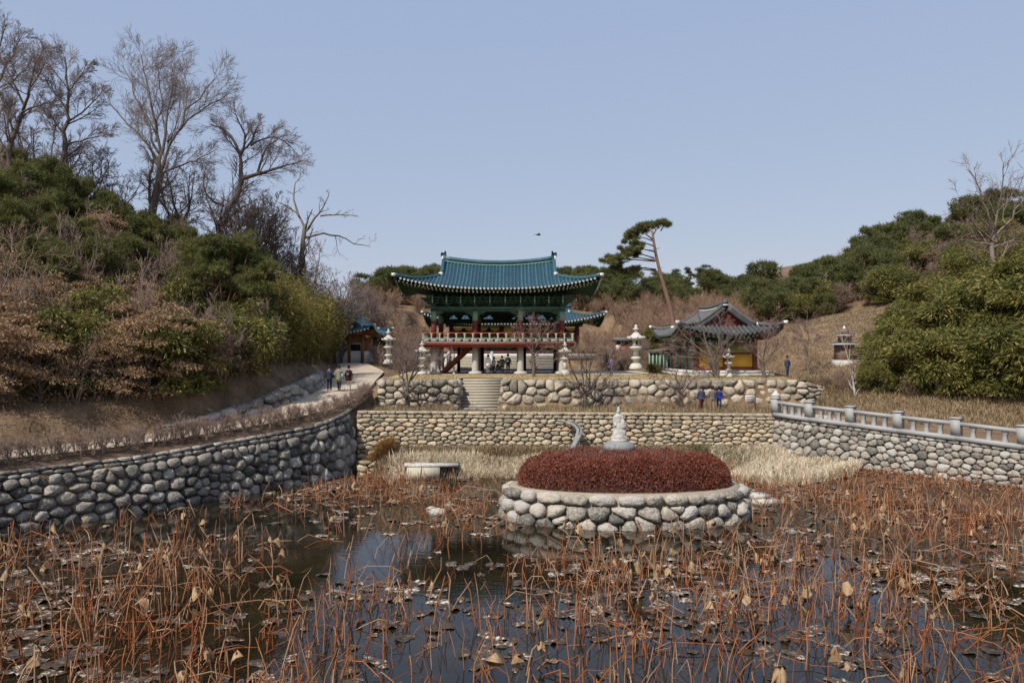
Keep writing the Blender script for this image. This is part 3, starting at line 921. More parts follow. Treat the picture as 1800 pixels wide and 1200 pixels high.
        MB().add(V, np.array([[i, i + 1, 16 + i, 15 + i] for i in range(14)])).obj("gable_wall", gable, root)
        # bargeboards
        for sy in (-1, 1):
            m_ = 8; d = np.linspace(ay - .05, E + .05, m_); s = d / ay
            P = np.stack([np.full(m_, sx * (gxh + .10) + cx), sy * (ay - d) + cy, z0 + rz * f(s) + rc * s ** 2 - .34], 1)
            MB().sweep(P, .07, .30).obj("bargeboard", "tile_grey" if tile == "tile_grey" else "green_beam", root)
        if finial:
            zf = z0 + rz + rc + ridge_h
            px_ = sx * (gxh - .02) + cx
            # dragon-head ridge ornament
            pr = np.array([(-.28,-.12),(.25,-.12),(.30,.18),(.20,.20),(.30,.42),(.14,.62),(.08,.40),(-.05,.34),(-.22,.40),(-.38,.30),(-.30,.16),(-.42,.10),(-.30,0)]) * .78
            k = len(pr)
            V = np.concatenate([np.stack([px_ - sx * pr[:, 0] * -1 * -1, np.full(k, cy + w_), zf + pr[:, 1]], 1) for w_ in (-.13, .13)])
            MB().add(V, [list(range(k)), list(range(k, 2 * k))[::-1]], np.array([[i, (i + 1) % k, k + (i + 1) % k, k + i] for i in range(k)])).obj("ridge_finial", tile, r_)
            MB().box((px_ + sx * .1, cy, zf - .28), (.10, .42, .5)).obj("finial_plaster", "plaster_white", r_)
    # rafters
    if rafters:
        mb, me_ = MB(), MB()
        wx = wall_x or (ax - 2.4); wy = wall_y or (ay - 2.4)
        for sg in (-1, 1):
            for x in np.linspace(-ax + .35, ax - .35, int(2 * ax / .34)):
                e = ax - abs(x)
                zt = front_pts(x, sg, 4)[0][2] - soff - .10
                xin = x if abs(x) < wx else math.copysign(wx + (abs(x) - wx) * .25, x)
                zi = z0 + rz * f((ay - wy) / ay) - soff - .16
                a_, b_ = np.array([x + cx, sg * (ay - .10) + cy, zt]), np.array([xin + cx, sg * wy + cy, zi])
                mb.tube(np.array([a_, b_]), .055, 5)
                u = (a_ - b_) / np.linalg.norm(a_ - b_)
                me_.tube(np.array([a_ + u * .0, a_ + u * .03]), .075, 6)
                a2 = a_ + (b_ - a_) * .22 + np.array([0, 0, -.17]); mb.tube(np.array([a2, b_ + np.array([0, 0, -.12])]), .065, 5)
                me_.tube(np.array([a2, a2 + u * .03]), .078, 6)
            for y in np.linspace(-ay + .35, ay - .35, int(2 * ay / .34)):
                zt = side_pts(y, sg, 4)[0][2] - soff - .10
                yin = y if abs(y) < wy else math.copysign(wy + (abs(y) - wy) * .25, y)
                zi = z0 + rz * f((ax - wx) / ay) - soff - .16
                a_, b_ = np.array([sg * (ax - .10) + cx, y + cy, zt]), np.array([sg * wx + cx, yin + cy, zi])
                mb.tube(np.array([a_, b_]), .055, 5)
                u = (a_ - b_) / np.linalg.norm(a_ - b_)
                me_.tube(np.array([a_, a_ + u * .03]), .075, 6)
        stuff(mb.obj("rafters", rafter_mat, root)); stuff(me_.obj("rafter_ends", end_mat, root))
    return zz

# ------------------------------------------------------------------ the pavilion
PC = (-1.18, 71.5); GZ0 = 5.2
pv = thing("pavilion", "two-storey wooden pavilion with blue-green tiled roof on stone pillars above the stairs", "pavilion", (PC[0], PC[1], GZ0))
COLX = [-5.5, -1.96, 1.90, 5.45]; COLY = [-3.5, 0.0, 3.5]
z_fl = 7.50 - GZ0
for iy, y in enumerate(COLY):
    for ix, x in enumerate(COLX):
        mb = MB().lathe([(.30, .18), (.305, .3), (.285, 1.2), (.27, z_fl)], 8, (x, y, 0), rot=math.pi / 8)
        p_ = mb.obj("stone_pillar", "pillar_stone", pv)
        MB().lathe([(.58, 0), (.58, .10), (.50, .20), (.33, .24)], 16, (x, y, 0)).obj("pillar_base", "pillar_stone", p_)
        if iy != 1:
            rc_ = MB().lathe([(.235, z_fl + .28), (.235, 4.52), (.225, 4.54)], 14, (x, y, 0)).obj("column", "red_wood", pv, True)
            MB().lathe([(.24, 4.54), (.24, 5.34)], 14, (x, y, 0)).obj("painted_column_head", "green_pale", rc_, True)
# floor: beams, deck
for y in (-4.35, -3.5, 0, 3.5, 4.35):
    MB().box((0, y, z_fl + .10), (12.7, .30, .26)).obj("floor_beam", "red_wood", pv)
for x in COLX + [-6.25, 6.25]:
    MB().box((x, 0, z_fl + .075), (.28, 8.9, .20)).obj("floor_joist", "red_brown", pv)
MB().box((0, 0, z_fl + .28), (12.9, 9.1, .10)).obj("deck", "red_brown", pv)
# railing with lotus posts
def lotus_rail(pts):
    for (x, y) in pts:
        MB().lathe([(.05, z_fl + .34), (.06, z_fl + .60), (.05, z_fl + .72), (.075, z_fl + .86), (.055, z_fl + .92), (.13, z_fl + 1.10), (.13, z_fl + 1.14)], 8, (x, y, 0)).obj("railing_post", "rail_white", pv)
npost = 19
px_ = np.linspace(-6.3, 6.3, npost); py_ = np.linspace(-4.4, 4.4, 13)
lotus_rail([(x, -4.4) for x in px_]); lotus_rail([(x, 4.4) for x in px_[::2]]); lotus_rail([(-6.3, y) for y in py_[1:-1]] + [(6.3, y) for y in py_[1:-1]])
for a_, b_ in (((-6.4, -4.4), (6.4, -4.4)), ((-6.4, 4.4), (6.4, 4.4)), ((-6.3, -4.4), (-6.3, 4.4)), ((6.3, -4.4), (6.3, 4.4))):
    L_ = math.hypot(b_[0] - a_[0], b_[1] - a_[1]); an = math.atan2(b_[1] - a_[1], b_[0] - a_[0]); mc = ((a_[0] + b_[0]) / 2, (a_[1] + b_[1]) / 2)
    MB().tube([(a_[0], a_[1], z_fl + 1.17), (b_[0], b_[1], z_fl + 1.17)], .045, 8).obj("handrail", "red_brown", pv, True)
    MB().box((mc[0], mc[1], z_fl + .70), (L_, .07, .07), an).obj("mid_rail", "rail_white", pv)
    MB().box((mc[0], mc[1], z_fl + .385), (L_, .09, .09), an).obj("foot_rail", "green_pale", pv)
    nb = int(L_ / .66)
    for k in range(nb):
        t = (k + .5) / nb
        MB().box((a_[0] + (b_[0] - a_[0]) * t, a_[1] + (b_[1] - a_[1]) * t, z_fl + .55), (.50, .035, .20), an).obj("railing_panel", "rail_white", pv)
MB().box((0, -4.53, z_fl + .26), (12.95, .05, .28)).obj("fascia", "red_wood", pv)
# upper beams
for y in (-3.5, 3.5):
    MB().box((0, y, 5.46), (11.5, .26, .26)).obj("lintel", "green_beam", pv)
    MB().box((0, y, 5.70), (12.4, .42, .14)).obj("head_beam", "green_beam", pv)
    MB().box((0, y - math.copysign(.15, -y) * 0, 5.605), (11.6, .32, .05)).obj("painted_band", "green_pale", pv)
for x in (COLX[0], COLX[-1]):
    MB().box((x, 0, 5.46), (.26, 6.8, .26)).obj("lintel", "green_beam", pv)
    MB().box((x, 0, 5.70), (.42, 7.8, .14)).obj("head_beam", "green_beam", pv)
for x in COLX:
    MB().box((x, 0, 6.0), (.32, 6.9, .40)).obj("cross_beam", "green_dark", pv)
# bracket sets
def bracket(x, y, ang, big=False):
    ca, sa = math.cos(ang), math.sin(ang)
    mb = MB()
    def bx(dx, dy, z, w, d, h):
        mb.box((x + dx * ca - dy * sa, y + dx * sa + dy * ca, z), (w, d, h), ang)
    bx(0, 0, 5.86, .34, .34, .18)
    for k in range(3):
        zz_ = 6.03 + k * .24
        bx(0, -.16 * k, zz_, .72 + .22 * k, .13, .12)
        bx(0, -.18 - .16 * k, zz_ + .01, .12, .72 + .30 * k, .13)
        for sx in (-1, 1):
            bx(sx * (.31 + .11 * k), -.16 * k, zz_ + .115, .15, .17, .10)
        bx(0, -.50 - .30 * k, zz_ + .04, .10, .26, .09)
    br = mb.obj("bracket_set", "green_beam", pv)
    me = MB()
    me.box((x + (.0) * ca + 1.22 * sa, y - 1.22 * ca, 6.28), (.09, .05, .62), ang)
    me.obj("painted_tongue", "green_pale", br)
bxs_ = []
for a_, b_ in zip(COLX[:-1], COLX[1:]):
    bxs_ += [a_, a_ + (b_ - a_) / 3, a_ + (b_ - a_) * 2 / 3]
bxs_.append(COLX[-1])
for x in bxs_:
    bracket(x, -3.5, 0); bracket(x, 3.5, math.pi)
for y in np.linspace(-3.5, 3.5, 7)[1:-1]:
    bracket(COLX[0], y, -math.pi / 2); bracket(COLX[-1], y, math.pi / 2)
# wall boards between brackets and ceiling
for y in (-3.42, 3.42):
    MB().box((0, y, 6.35), (11.0, .06, 1.15)).obj("bracket_board", "green_dark", pv)
for x in (-5.4, 5.4):
    MB().box((x, 0, 6.35), (.06, 6.8, 1.15)).obj("bracket_board", "green_dark", pv)
MB().box((0, 0, 6.62), (11.0, 6.9, .08)).obj("ceiling", "green_dark", pv)
# scroll boards beside the column heads
for x in COLX:
    for sx in (-1, 1):
        if abs(x + sx * .5) > 5.6:
            continue
        for y in (-3.5, 3.5):
            V = []
            for w_ in (-.04, .04):
                V += [(x + sx * .24, y + w_, 5.33), (x + sx * 1.0, y + w_, 5.33), (x + sx * .72, y + w_, 5.14), (x + sx * .46, y + w_, 5.06), (x + sx * .24, y + w_, 4.80)]
            MB().add(V, [[0,1,2,3,4],[9,8,7,6,5]], np.array([[i, (i+1)%5, 5+(i+1)%5, 5+i] for i in range(5)])).obj("scroll_board", "green_beam", pv)
# wooden stair up to the deck in the left bay
for y in (-.9, .9):
    P = np.array([(-4.9, y, .1), (-2.35, y, z_fl + .2)])
    MB().sweep(P, .10, .42, base=-.2).obj("stair_stringer", "red_brown", pv)
for k in range(10):
    t = (k + .6) / 10
    MB().box((-4.9 + 2.55 * t, 0, .1 + (z_fl + .05) * t), (.28, 1.75, .05)).obj("stair_tread", "red_brown", pv)
for k in range(7):
    t = (k + .5) / 7
    MB().box((-4.9 + 2.1 * t - .1, -.9, .75 + z_fl * .82 * t), (.07, .07, .95)).obj("stair_baluster", "red_brown", pv)
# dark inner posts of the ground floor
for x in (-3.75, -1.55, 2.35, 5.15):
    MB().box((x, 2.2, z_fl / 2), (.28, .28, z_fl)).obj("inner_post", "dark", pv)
# drum and gong hung in the upper floor
MB().lathe([(.42, -.35), (.5, -.2), (.5, .2), (.42, .35)], 16, (0, 0, 0)).obj("hanging_bell", "gold", pv).location = (.9, -1.0, 3.55)
# dark hanging boards at the back of the upper floor, with open gaps
holes = sorted([((px - 900) * 75 / F + 1.18, hw, ht) for px, hw, ht in ((818, .42, .5), (858, .5, .55), (906, .34, .5), (931, .45, .5), (952, .42, .52), (973, .40, .28), (797, .4, .4))])
MB().box((0, 3.62, 4.78), (11.0, .06, .42)).obj("hanging_board", "green_dark", pv)
edge = -5.5
for hx, hw, ht in holes + [(5.5, 0, .5)]:
    a0 = edge if edge == -5.5 else edge
    lo_l = edge; lo_r = hx - hw
    if lo_r > lo_l:
        V = [(lo_l, 3.62, 4.99), (lo_r, 3.62, 4.99), (hx, 3.62, 4.99 + ht), (hx, 3.62, 5.6), (pv_prev if edge > -5.5 else -5.5, 3.62, 5.6), (pv_prev if edge > -5.5 else -5.5, 3.62, 4.99 + (prev_ht if edge > -5.5 else 0))]
        MB().add(V, [[0, 1, 2, 3, 4, 5]]).obj("hanging_board", "green_dark", pv)
    edge = hx + hw; pv_prev = hx; prev_ht = ht
roof(pv, (0, 0), 8.5, 5.9, 4.95, 12.30 - GZ0, 2.55, .95, 8.0, "tile_blue", rc=.42, pitch=.31, parts=("front",), wall_x=5.6, wall_y=3.6)

# ------------------------------------------------------------------ small hall with grey roof (ridge runs away from the camera)
HC = (16.35, 64.9)
hl = thing("small_hall", "small temple hall with grey tiled roof, red gable and yellow wall panels beyond the lawn", "hall", (HC[0], HC[1], 5.2), math.pi / 2)
# local x -> world y, local y -> world -x
HX, HY = 3.9, 2.25
MB().box((0, 0, .12), (2 * HX + 2.4, 2 * HY + 2.2, .24)).obj("podium_step", "granite_white", hl)
MB().box((0, 0, .35), (2 * HX + 1.8, 2 * HY + 1.6, .22)).obj("podium", "granite_white", hl)
for x in np.linspace(-HX, HX, 4):
    for y in (-HY, 0, HY):
        if y == 0 and abs(x) < HX - .1:
            continue
        MB().lathe([(.19, .46), (.19, 2.75)], 12, (x, y, 0)).obj("column", "red_wood", hl, True)
for y in (-HY, HY):
    MB().box((0, y, 2.70), (2 * HX, .20, .30)).obj("lintel", "green_beam", hl)
for x in (-HX, HX):
    MB().box((x, 0, 2.70), (.20, 2 * HY, .30)).obj("lintel", "green_beam", hl)
    for y in (-HY / 2, HY / 2):
        MB().box((x, y, 1.20), (.10, HY - .42, .95)).obj("yellow_panel", "yellow_wall", hl)
        MB().box((x, y, .60), (.14, HY - .40, .22)).obj("sill_board", "red_brown", hl)
        MB().box((x, y, 1.74), (.14, HY - .40, .12)).obj("panel_rail", "red_brown", hl)
        MB().box((x, y, 2.17), (.10, HY - .42, .74)).obj("mural_panel", "mural", hl)
for k in range(8):
    x = -HX + (k + .5) * 2 * HX / 8
    for y in (-HY, HY):
        dr = MB().box((x, y, 1.45), (.86, .08, 1.95)).obj("door_leaf", "green_dark", hl)
        for z_ in (.62, 1.05, 1.7, 2.3):
            MB().box((x, y + math.copysign(.05, y), z_), (.80, .03, .06)).obj("door_rail", "green_pale", dr)
        for dx in (-.38, 0, .38):
            MB().box((x + dx, y + math.copysign(.055, y), 1.45), (.07, .03, 1.9)).obj("door_stile", "green_pale", dr)
MB().box((0, 0, 3.02), (2 * HX + .5, 2 * HY + .5, .14)).obj("head_beam", "green_beam", hl)
for x in np.linspace(-HX, HX, 8):
    for y in (-HY, HY):
        MB().box((x, y * 1.08, 3.20), (.24, .75, .26)).obj("bracket", "red_brown", hl)
for y in np.linspace(-HY, HY, 4):
    for x in (-HX, HX):
        MB().box((x * 1.03, y, 3.20), (.75, .24, .26)).obj("bracket", "red_brown", hl)
roof(hl, (0, 0), 5.6, 3.95, 4.0, 3.18, 2.15, .72, 4.2, "tile_grey", rc=.15, pitch=.34, ridge_h=.34, parts=("right", "left", "front"), wall_x=4.0, wall_y=2.4, finial=False,
     rafter_mat="red_brown", end_mat="green_pale", under="green_dark")

# ------------------------------------------------------------------ gatehouse with blue roof at the head of the path
GC = (-17.3, 85.5); gz = 5.95
gh = thing("gatehouse", "wooden house with blue tiled roof and white wall at the head of the path", "house", (GC[0], GC[1], gz), math.pi / 2)
MB().box((0, 0, .62), (9.0, 4.1, 1.25)).obj("white_wall", "plaster_white", gh)
MB().box((0, 0, 2.15), (8.9, 4.0, 1.8)).obj("timber_wall", "wood_orange", gh)
for y in (-2.1, -.75, .75, 2.1):
    for x in (-4.55, 4.55):
        MB().lathe([(.16, 0), (.16, 3.0)], 10, (x, y, 0)).obj("column", "wood_orange", gh, True)
for y in (-1.42, 0, 1.42):
    wn = MB().box((-4.5, y, 1.62), (.08, 1.0, .62)).obj("window", "dark", gh)
    MB().box((-4.53, y, 1.97), (.12, 1.15, .10)).obj("window_head", "plaster_white", wn)
    MB().box((-4.53, y - .6, 1.62), (.10, .22, .62)).obj("window_side", "plaster_white", wn)
MB().box((0, 0, 3.0), (9.6, 4.7, .22)).obj("head_beam", "wood_orange", gh)
roof(gh, (0, 0), 6.0, 3.5, 4.6, 3.05, 1.9, .6, 3.6, "tile_blue", rc=.15, pitch=.34, ridge_h=.34, parts=("right",), wall_x=4.6, wall_y=2.2, finial=False,
     rafter_mat="wood_orange", end_mat="wood_orange", under="wood_orange", gable="wood_orange")

# ------------------------------------------------------------------ main hall behind the pavilion, its stairs and terrace wall
MC = (.3, 112.0)
mh = thing("main_hall", "large temple hall with blue roof seen behind and through the pavilion", "hall", (MC[0], MC[1], 6.5))
MB().box((0, 0, .35), (20, 12, .7)).obj("podium", "granite_white", mh)
for x in np.linspace(-8.5, 8.5, 6):
    MB().lathe([(.3, .7), (.3, 4.1)], 12, (x, -4.5, 0)).obj("column", "red_wood", mh, True)
for k in range(10):
    x = -8.5 + (k + .5) * 1.7
    d_ = MB().box((x, -4.3, 2.1), (1.5, .1, 2.6)).obj("door_leaf", "green_dark", mh)
    MB().box((x, -4.37, 1.2), (1.2, .06, .7)).obj("door_panel", "green_beam", d_)
    MB().box((x, -4.37, 2.4), (1.2, .06, 1.3)).obj("door_lattice", "mural", d_)
    V = [(x - .75, -4.42, 3.9), (x + .75, -4.42, 3.9), (x + .5, -4.42, 3.55), (x, -4.42, 3.42), (x - .5, -4.42, 3.55)]
    MB().add(V, [[0, 4, 3, 2, 1]]).obj("valance", "gold", mh)
MB().box((0, 0, 2.3), (17, 8.4, 3.2)).obj("wall", "green_dark", mh)
MB().box((0, -4.45, 4.25), (18.5, .4, .5)).obj("lintel", "green_beam", mh)
roof(mh, (0, 0), 12.0, 7.6, 7.5, 4.35, 3.2, 1.3, 9.5, "tile_blue", rc=.4, pitch=.42, parts=(), wall_x=8.7, wall_y=4.6)

rs = thing("rear_stairs", "wide stone stairs beyond the pavilion, seen between its stone pillars", "stairs", (0, 82, 5.2))
smr = MB().box((0, 0, 0), (11.6, .66, .16)).mesh("step")
for k in range(9):
    link("step", smr, "step_stone", rs, loc=(-1.0, k * .62, .06 + k * .155))
for x in (-6.9, -2.2, .9, 5.0):
    MB().sweep(np.array([(x, -.5, .1), (x, 5.4, 1.5)]), .34, .5).obj("side_stone", "granite_white", rs)
MB().box((-1, 6.9, .55), (11.6, 3.2, 1.6)).obj("landing", "step_stone", rs)
tw = thing("terrace_wall", "low white wall with red coping at the top of the rear stairs", "wall", (0, 91, 6.4))
MB().box((-1.0, 0, .32), (22, .4, .64)).obj("wall_body", "plaster_white", tw)
MB().box((-1.0, 0, .72), (22.2, .6, .16)).obj("coping", "red_wood", tw)

# tile-capped wall left of the small hall
cw = thing("tile_capped_wall", "short brown wall with white panel and grey tile cap left of the tall lantern", "wall", (12.4, 88.0, 6.2))
MB().box((0, 0, .9), (2.0, .4, 2.4)).obj("wall_body", "red_brown", cw)
MB().box((-.7, -.24, 1.35), (.5, .06, .7)).obj("white_panel", "plaster_white", cw)
MB().sweep(np.array([(-1.2, 0, 2.08), (0, 0, 2.05), (1.2, 0, 2.08)]), 1.1, .42).obj("tile_cap", "tile_grey", cw)
ds = thing("door_screen", "green panelled wooden screen left of the small hall behind the bare trees", "screen", (13.6, 69.5, 5.2))
for k in range(5):
    pn = MB().box((-1.3 + k * .62, 0, .95), (.50, .08, 1.7)).obj("panel", "green_dark", ds)
    MB().box((-1.3 + k * .62, -.06, .95), (.14, .04, 1.6)).obj("panel_stile", "green_pale", pn)
    MB().box((-1.61 + k * .62, -.02, .95), (.10, .14, 1.9)).obj("post", "green_pale", ds)
MB().box((0, 0, 1.95), (3.4, .5, .16)).obj("tile_cap", "tile_grey", ds)
# ------------------------------------------------------------------ stone lanterns
def lantern(px, y_base, y_top, D, label, mat="granite_white", tiers=1, base_z=None):
    b = PX(px, y_base, D); t = PX(px, y_top, D)
    if base_z is not None:
        b[2] = base_z
    h = t[2] - b[2]
    o = thing("stone_lantern", label, "lantern", b, random.uniform(0, .3))
    s = h / 3.0
    def part(name, prof, n=8, par=o):
        return MB().lathe([(r * s, z * s) for r, z in prof], n).obj(name, mat, par)
    part("base", [(.46, 0), (.46, .16), (.40, .22), (.36, .34), (.26, .42)])
    if tiers == 2:
        part("lower_pedestal", [(.20, .42), (.20, .62), (.34, .72), (.34, .80), (.22, .86)])
        part("pillar", [(.20, .86), (.19, 1.20), (.27, 1.28)])
    else:
        part("pillar", [(.17, .42), (.15, .85), (.17, 1.28)])
    part("platform", [(.26, 1.28), (.43, 1.42), (.43, 1.50), (.30, 1.54)])
    ch = part("light_chamber", [(.27, 1.54), (.27, 1.98)])
    for k in range(4):
        a = k * math.pi / 2 + math.pi / 8 * 0
        MB().box((.255 * s * math.cos(a), .255 * s * math.sin(a), 1.76 * s), (.05 * s, .13 * s, .27 * s), a).obj("opening", "dark", ch)
    rf = part("roof_cap", [(.30, 1.98), (.56, 2.03), (.60, 2.12), (.50, 2.15), (.30, 2.30), (.16, 2.46)])
    for k in range(8):
        a = k * math.pi / 4
        MB().lathe([(.05 * s, 0), (.07 * s, .05 * s), (.02 * s, .12 * s)], 5, (.57 * s * math.cos(a), .57 * s * math.sin(a), 2.10 * s)).obj("corner_ornament", mat, rf)
    part("finial", [(.10, 2.46), (.13, 2.56), (.10, 2.62), (.24, 2.68), (.22, 2.72), (.08, 2.77), (.11, 2.86), (.08, 2.95), (.01, 3.0)])
    return o
lantern(1118, 640, 570, 67, "tall white stone lantern with wide cap rising from brown bushes right of the pavilion", tiers=2, base_z=5.6)
lantern(993, 657, 600, 66.2, "white stone lantern in front of the pavilion's right corner pillar", base_z=5.19)
lantern(742, 656, 599, 66.2, "white stone lantern in front of the pavilion's left corner pillar", tiers=2, base_z=5.19)
lantern(683, 640, 578, 72, "white stone lantern beside the path, left of the pavilion behind a bare tree", tiers=2)
lantern(798, 657, 642, 68.4, "low small stone lantern beside the pavilion's wooden stair", base_z=5.19)
lantern(1281, 661, 612, 59.6, "white stone lantern in front of the yellow wall of the small hall", tiers=2, base_z=5.19)

# brick tower on the mound, half hidden by the evergreens
p = PX(1484, 648, 63); p[2] = Hpt(p[0], p[1]) - .35
bt = thing("brick_tower", "small brown brick tower with white-edged tile caps beside the evergreen thicket", "tower", p)
MB().box((0, 0, .2), (1.6, 1.6, .7)).obj("stone_base", "granite_old", bt)
MB().box((0, 0, 1.1), (1.15, 1.15, 1.4)).obj("brick_shaft", "brick", bt)
MB().box((0, 0, 1.86), (1.75, 1.75, .16), 0, .8).obj("tile_cap", "tile_grey", bt)
MB().box((0, 0, 1.78), (1.80, 1.80, .06)).obj("white_edge", "plaster_white", bt)
MB().box((.05, 0, 2.2), (.8, .8, .55)).obj("upper_shaft", "brick", bt)
MB().box((.05, 0, 2.58), (1.3, 1.3, .18), 0, .6).obj("upper_cap", "tile_grey", bt)
MB().box((.05, 0, 2.48), (1.34, 1.34, .05)).obj("white_edge", "plaster_white", bt)
MB().lathe([(.34, 2.66), (.40, 2.78), (.30, 2.95), (.12, 3.05)], 8).obj("lantern_top", "brick", bt)
MB().lathe([(.20, 3.05), (.08, 3.1), (.05, 3.22), (.01, 3.26)], 8).obj("finial", "plaster_white", bt)

# ------------------------------------------------------------------ statue on the island
sx, sy_ = PX(1088, 700, 36.3)[:2]
sta = thing("statue", "weathered white stone statue of a robed figure on a grey pedestal behind red azaleas", "statue", (sx, sy_, ISH - .06))
MB().lathe([(.55, 0), (.55, .95), (.62, 1.02), (.50, 1.12), (.52, 1.2), (.68, 1.28), (.74, 1.40), (.70, 1.50), (.58, 1.60), (.52, 1.68)], 24).obj("pedestal", "pedestal", sta, True)
def blobs(items, vox=.035):
    """union of ellipsoids: (x,y,z,rx,ry,rz) -> one continuous mesh"""
    bm = bmesh.new()
    for (x, y, z, rx, ry, rz) in items:
        bmesh.ops.create_uvsphere(bm, u_segments=14, v_segments=9, radius=1.0, matrix=Matrix.Translation((x, y, z)) @ Matrix.Diagonal((rx, ry, rz, 1)))
    me = bpy.data.meshes.new("tmp"); bm.to_mesh(me); bm.free()
    o = bpy.data.objects.new("tmp", me); COL.objects.link(o)
    md = o.modifiers.new("r", 'REMESH'); md.mode = 'VOXEL'; md.voxel_size = vox
    sm_ = o.modifiers.new("s", 'SMOOTH'); sm_.iterations = 3; sm_.factor = .5
    dg = bpy.context.evaluated_depsgraph_get()
    out = bpy.data.meshes.new_from_object(o.evaluated_get(dg))
    bpy.data.objects.remove(o, do_unlink=True); bpy.data.meshes.remove(me)
    out.polygons.foreach_set("use_smooth", np.ones(len(out.polygons), bool))
    return out
it = [(0,0,1.72,.46,.42,.16),(0,0,1.86,.42,.38,.2),(0,0,2.05,.34,.30,.3),(-.02,0,2.3,.27,.24,.35),(-.04,0,2.6,.24,.20,.28),(-.05,0,2.78,.25,.17,.14),
      (-.03,0,2.93,.075,.08,.10),(-.02,-.01,3.03,.105,.12,.135),(-.02,.01,3.17,.085,.09,.08),(-.03,.06,3.0,.12,.10,.12),
      (-.26,-.02,2.62,.075,.09,.24),(-.22,-.12,2.42,.07,.13,.09),(.18,-.02,2.64,.08,.09,.22),(.20,-.16,2.48,.12,.14,.10),(.24,-.20,2.36,.15,.10,.12),(.22,-.20,2.56,.08,.07,.14),
      (.24,-.1,2.10,.15,.14,.2),(-.2,-.1,1.98,.14,.18,.2),(.05,-.22,1.9,.2,.12,.14),(-.3,0,1.84,.16,.2,.12),(.34,-.02,1.82,.14,.2,.12)]
fg = blobs(it, .03)
link("figure", fg, "granite_old", sta, scale=(.86, .9, 1.0))

# ------------------------------------------------------------------ people
def finger_tubes(mb, wrist, d, n_, s):
    d = np.array(d) / np.linalg.norm(d); n_ = np.array(n_, float); n_ = n_ - d * (n_ @ d); n_ /= np.linalg.norm(n_) + 1e-9
    side = np.cross(d, n_)
    palm = wrist + d * .045 * s
    mb.tube([wrist, wrist + d * .05 * s, wrist + d * .09 * s], [.028 * s, .036 * s, .030 * s], 6)
    for k, (off, ln) in enumerate(((-.027, .065), (-.009, .075), (.009, .07), (.027, .055))):
        a = wrist + d * .08 * s + side * off * s
        mb.tube([a, a + d * ln * .5 * s, a + (d * .85 + n_ * .45) * ln * s], [.010 * s, .009 * s, .007 * s], 5)
    a = wrist + d * .03 * s - side * .03 * s
    mb.tube([a, a + (d * .6 - side * .6) * .035 * s, a + (d * 1.0 - side * .45) * .062 * s], [.012 * s, .010 * s, .008 * s], 5)

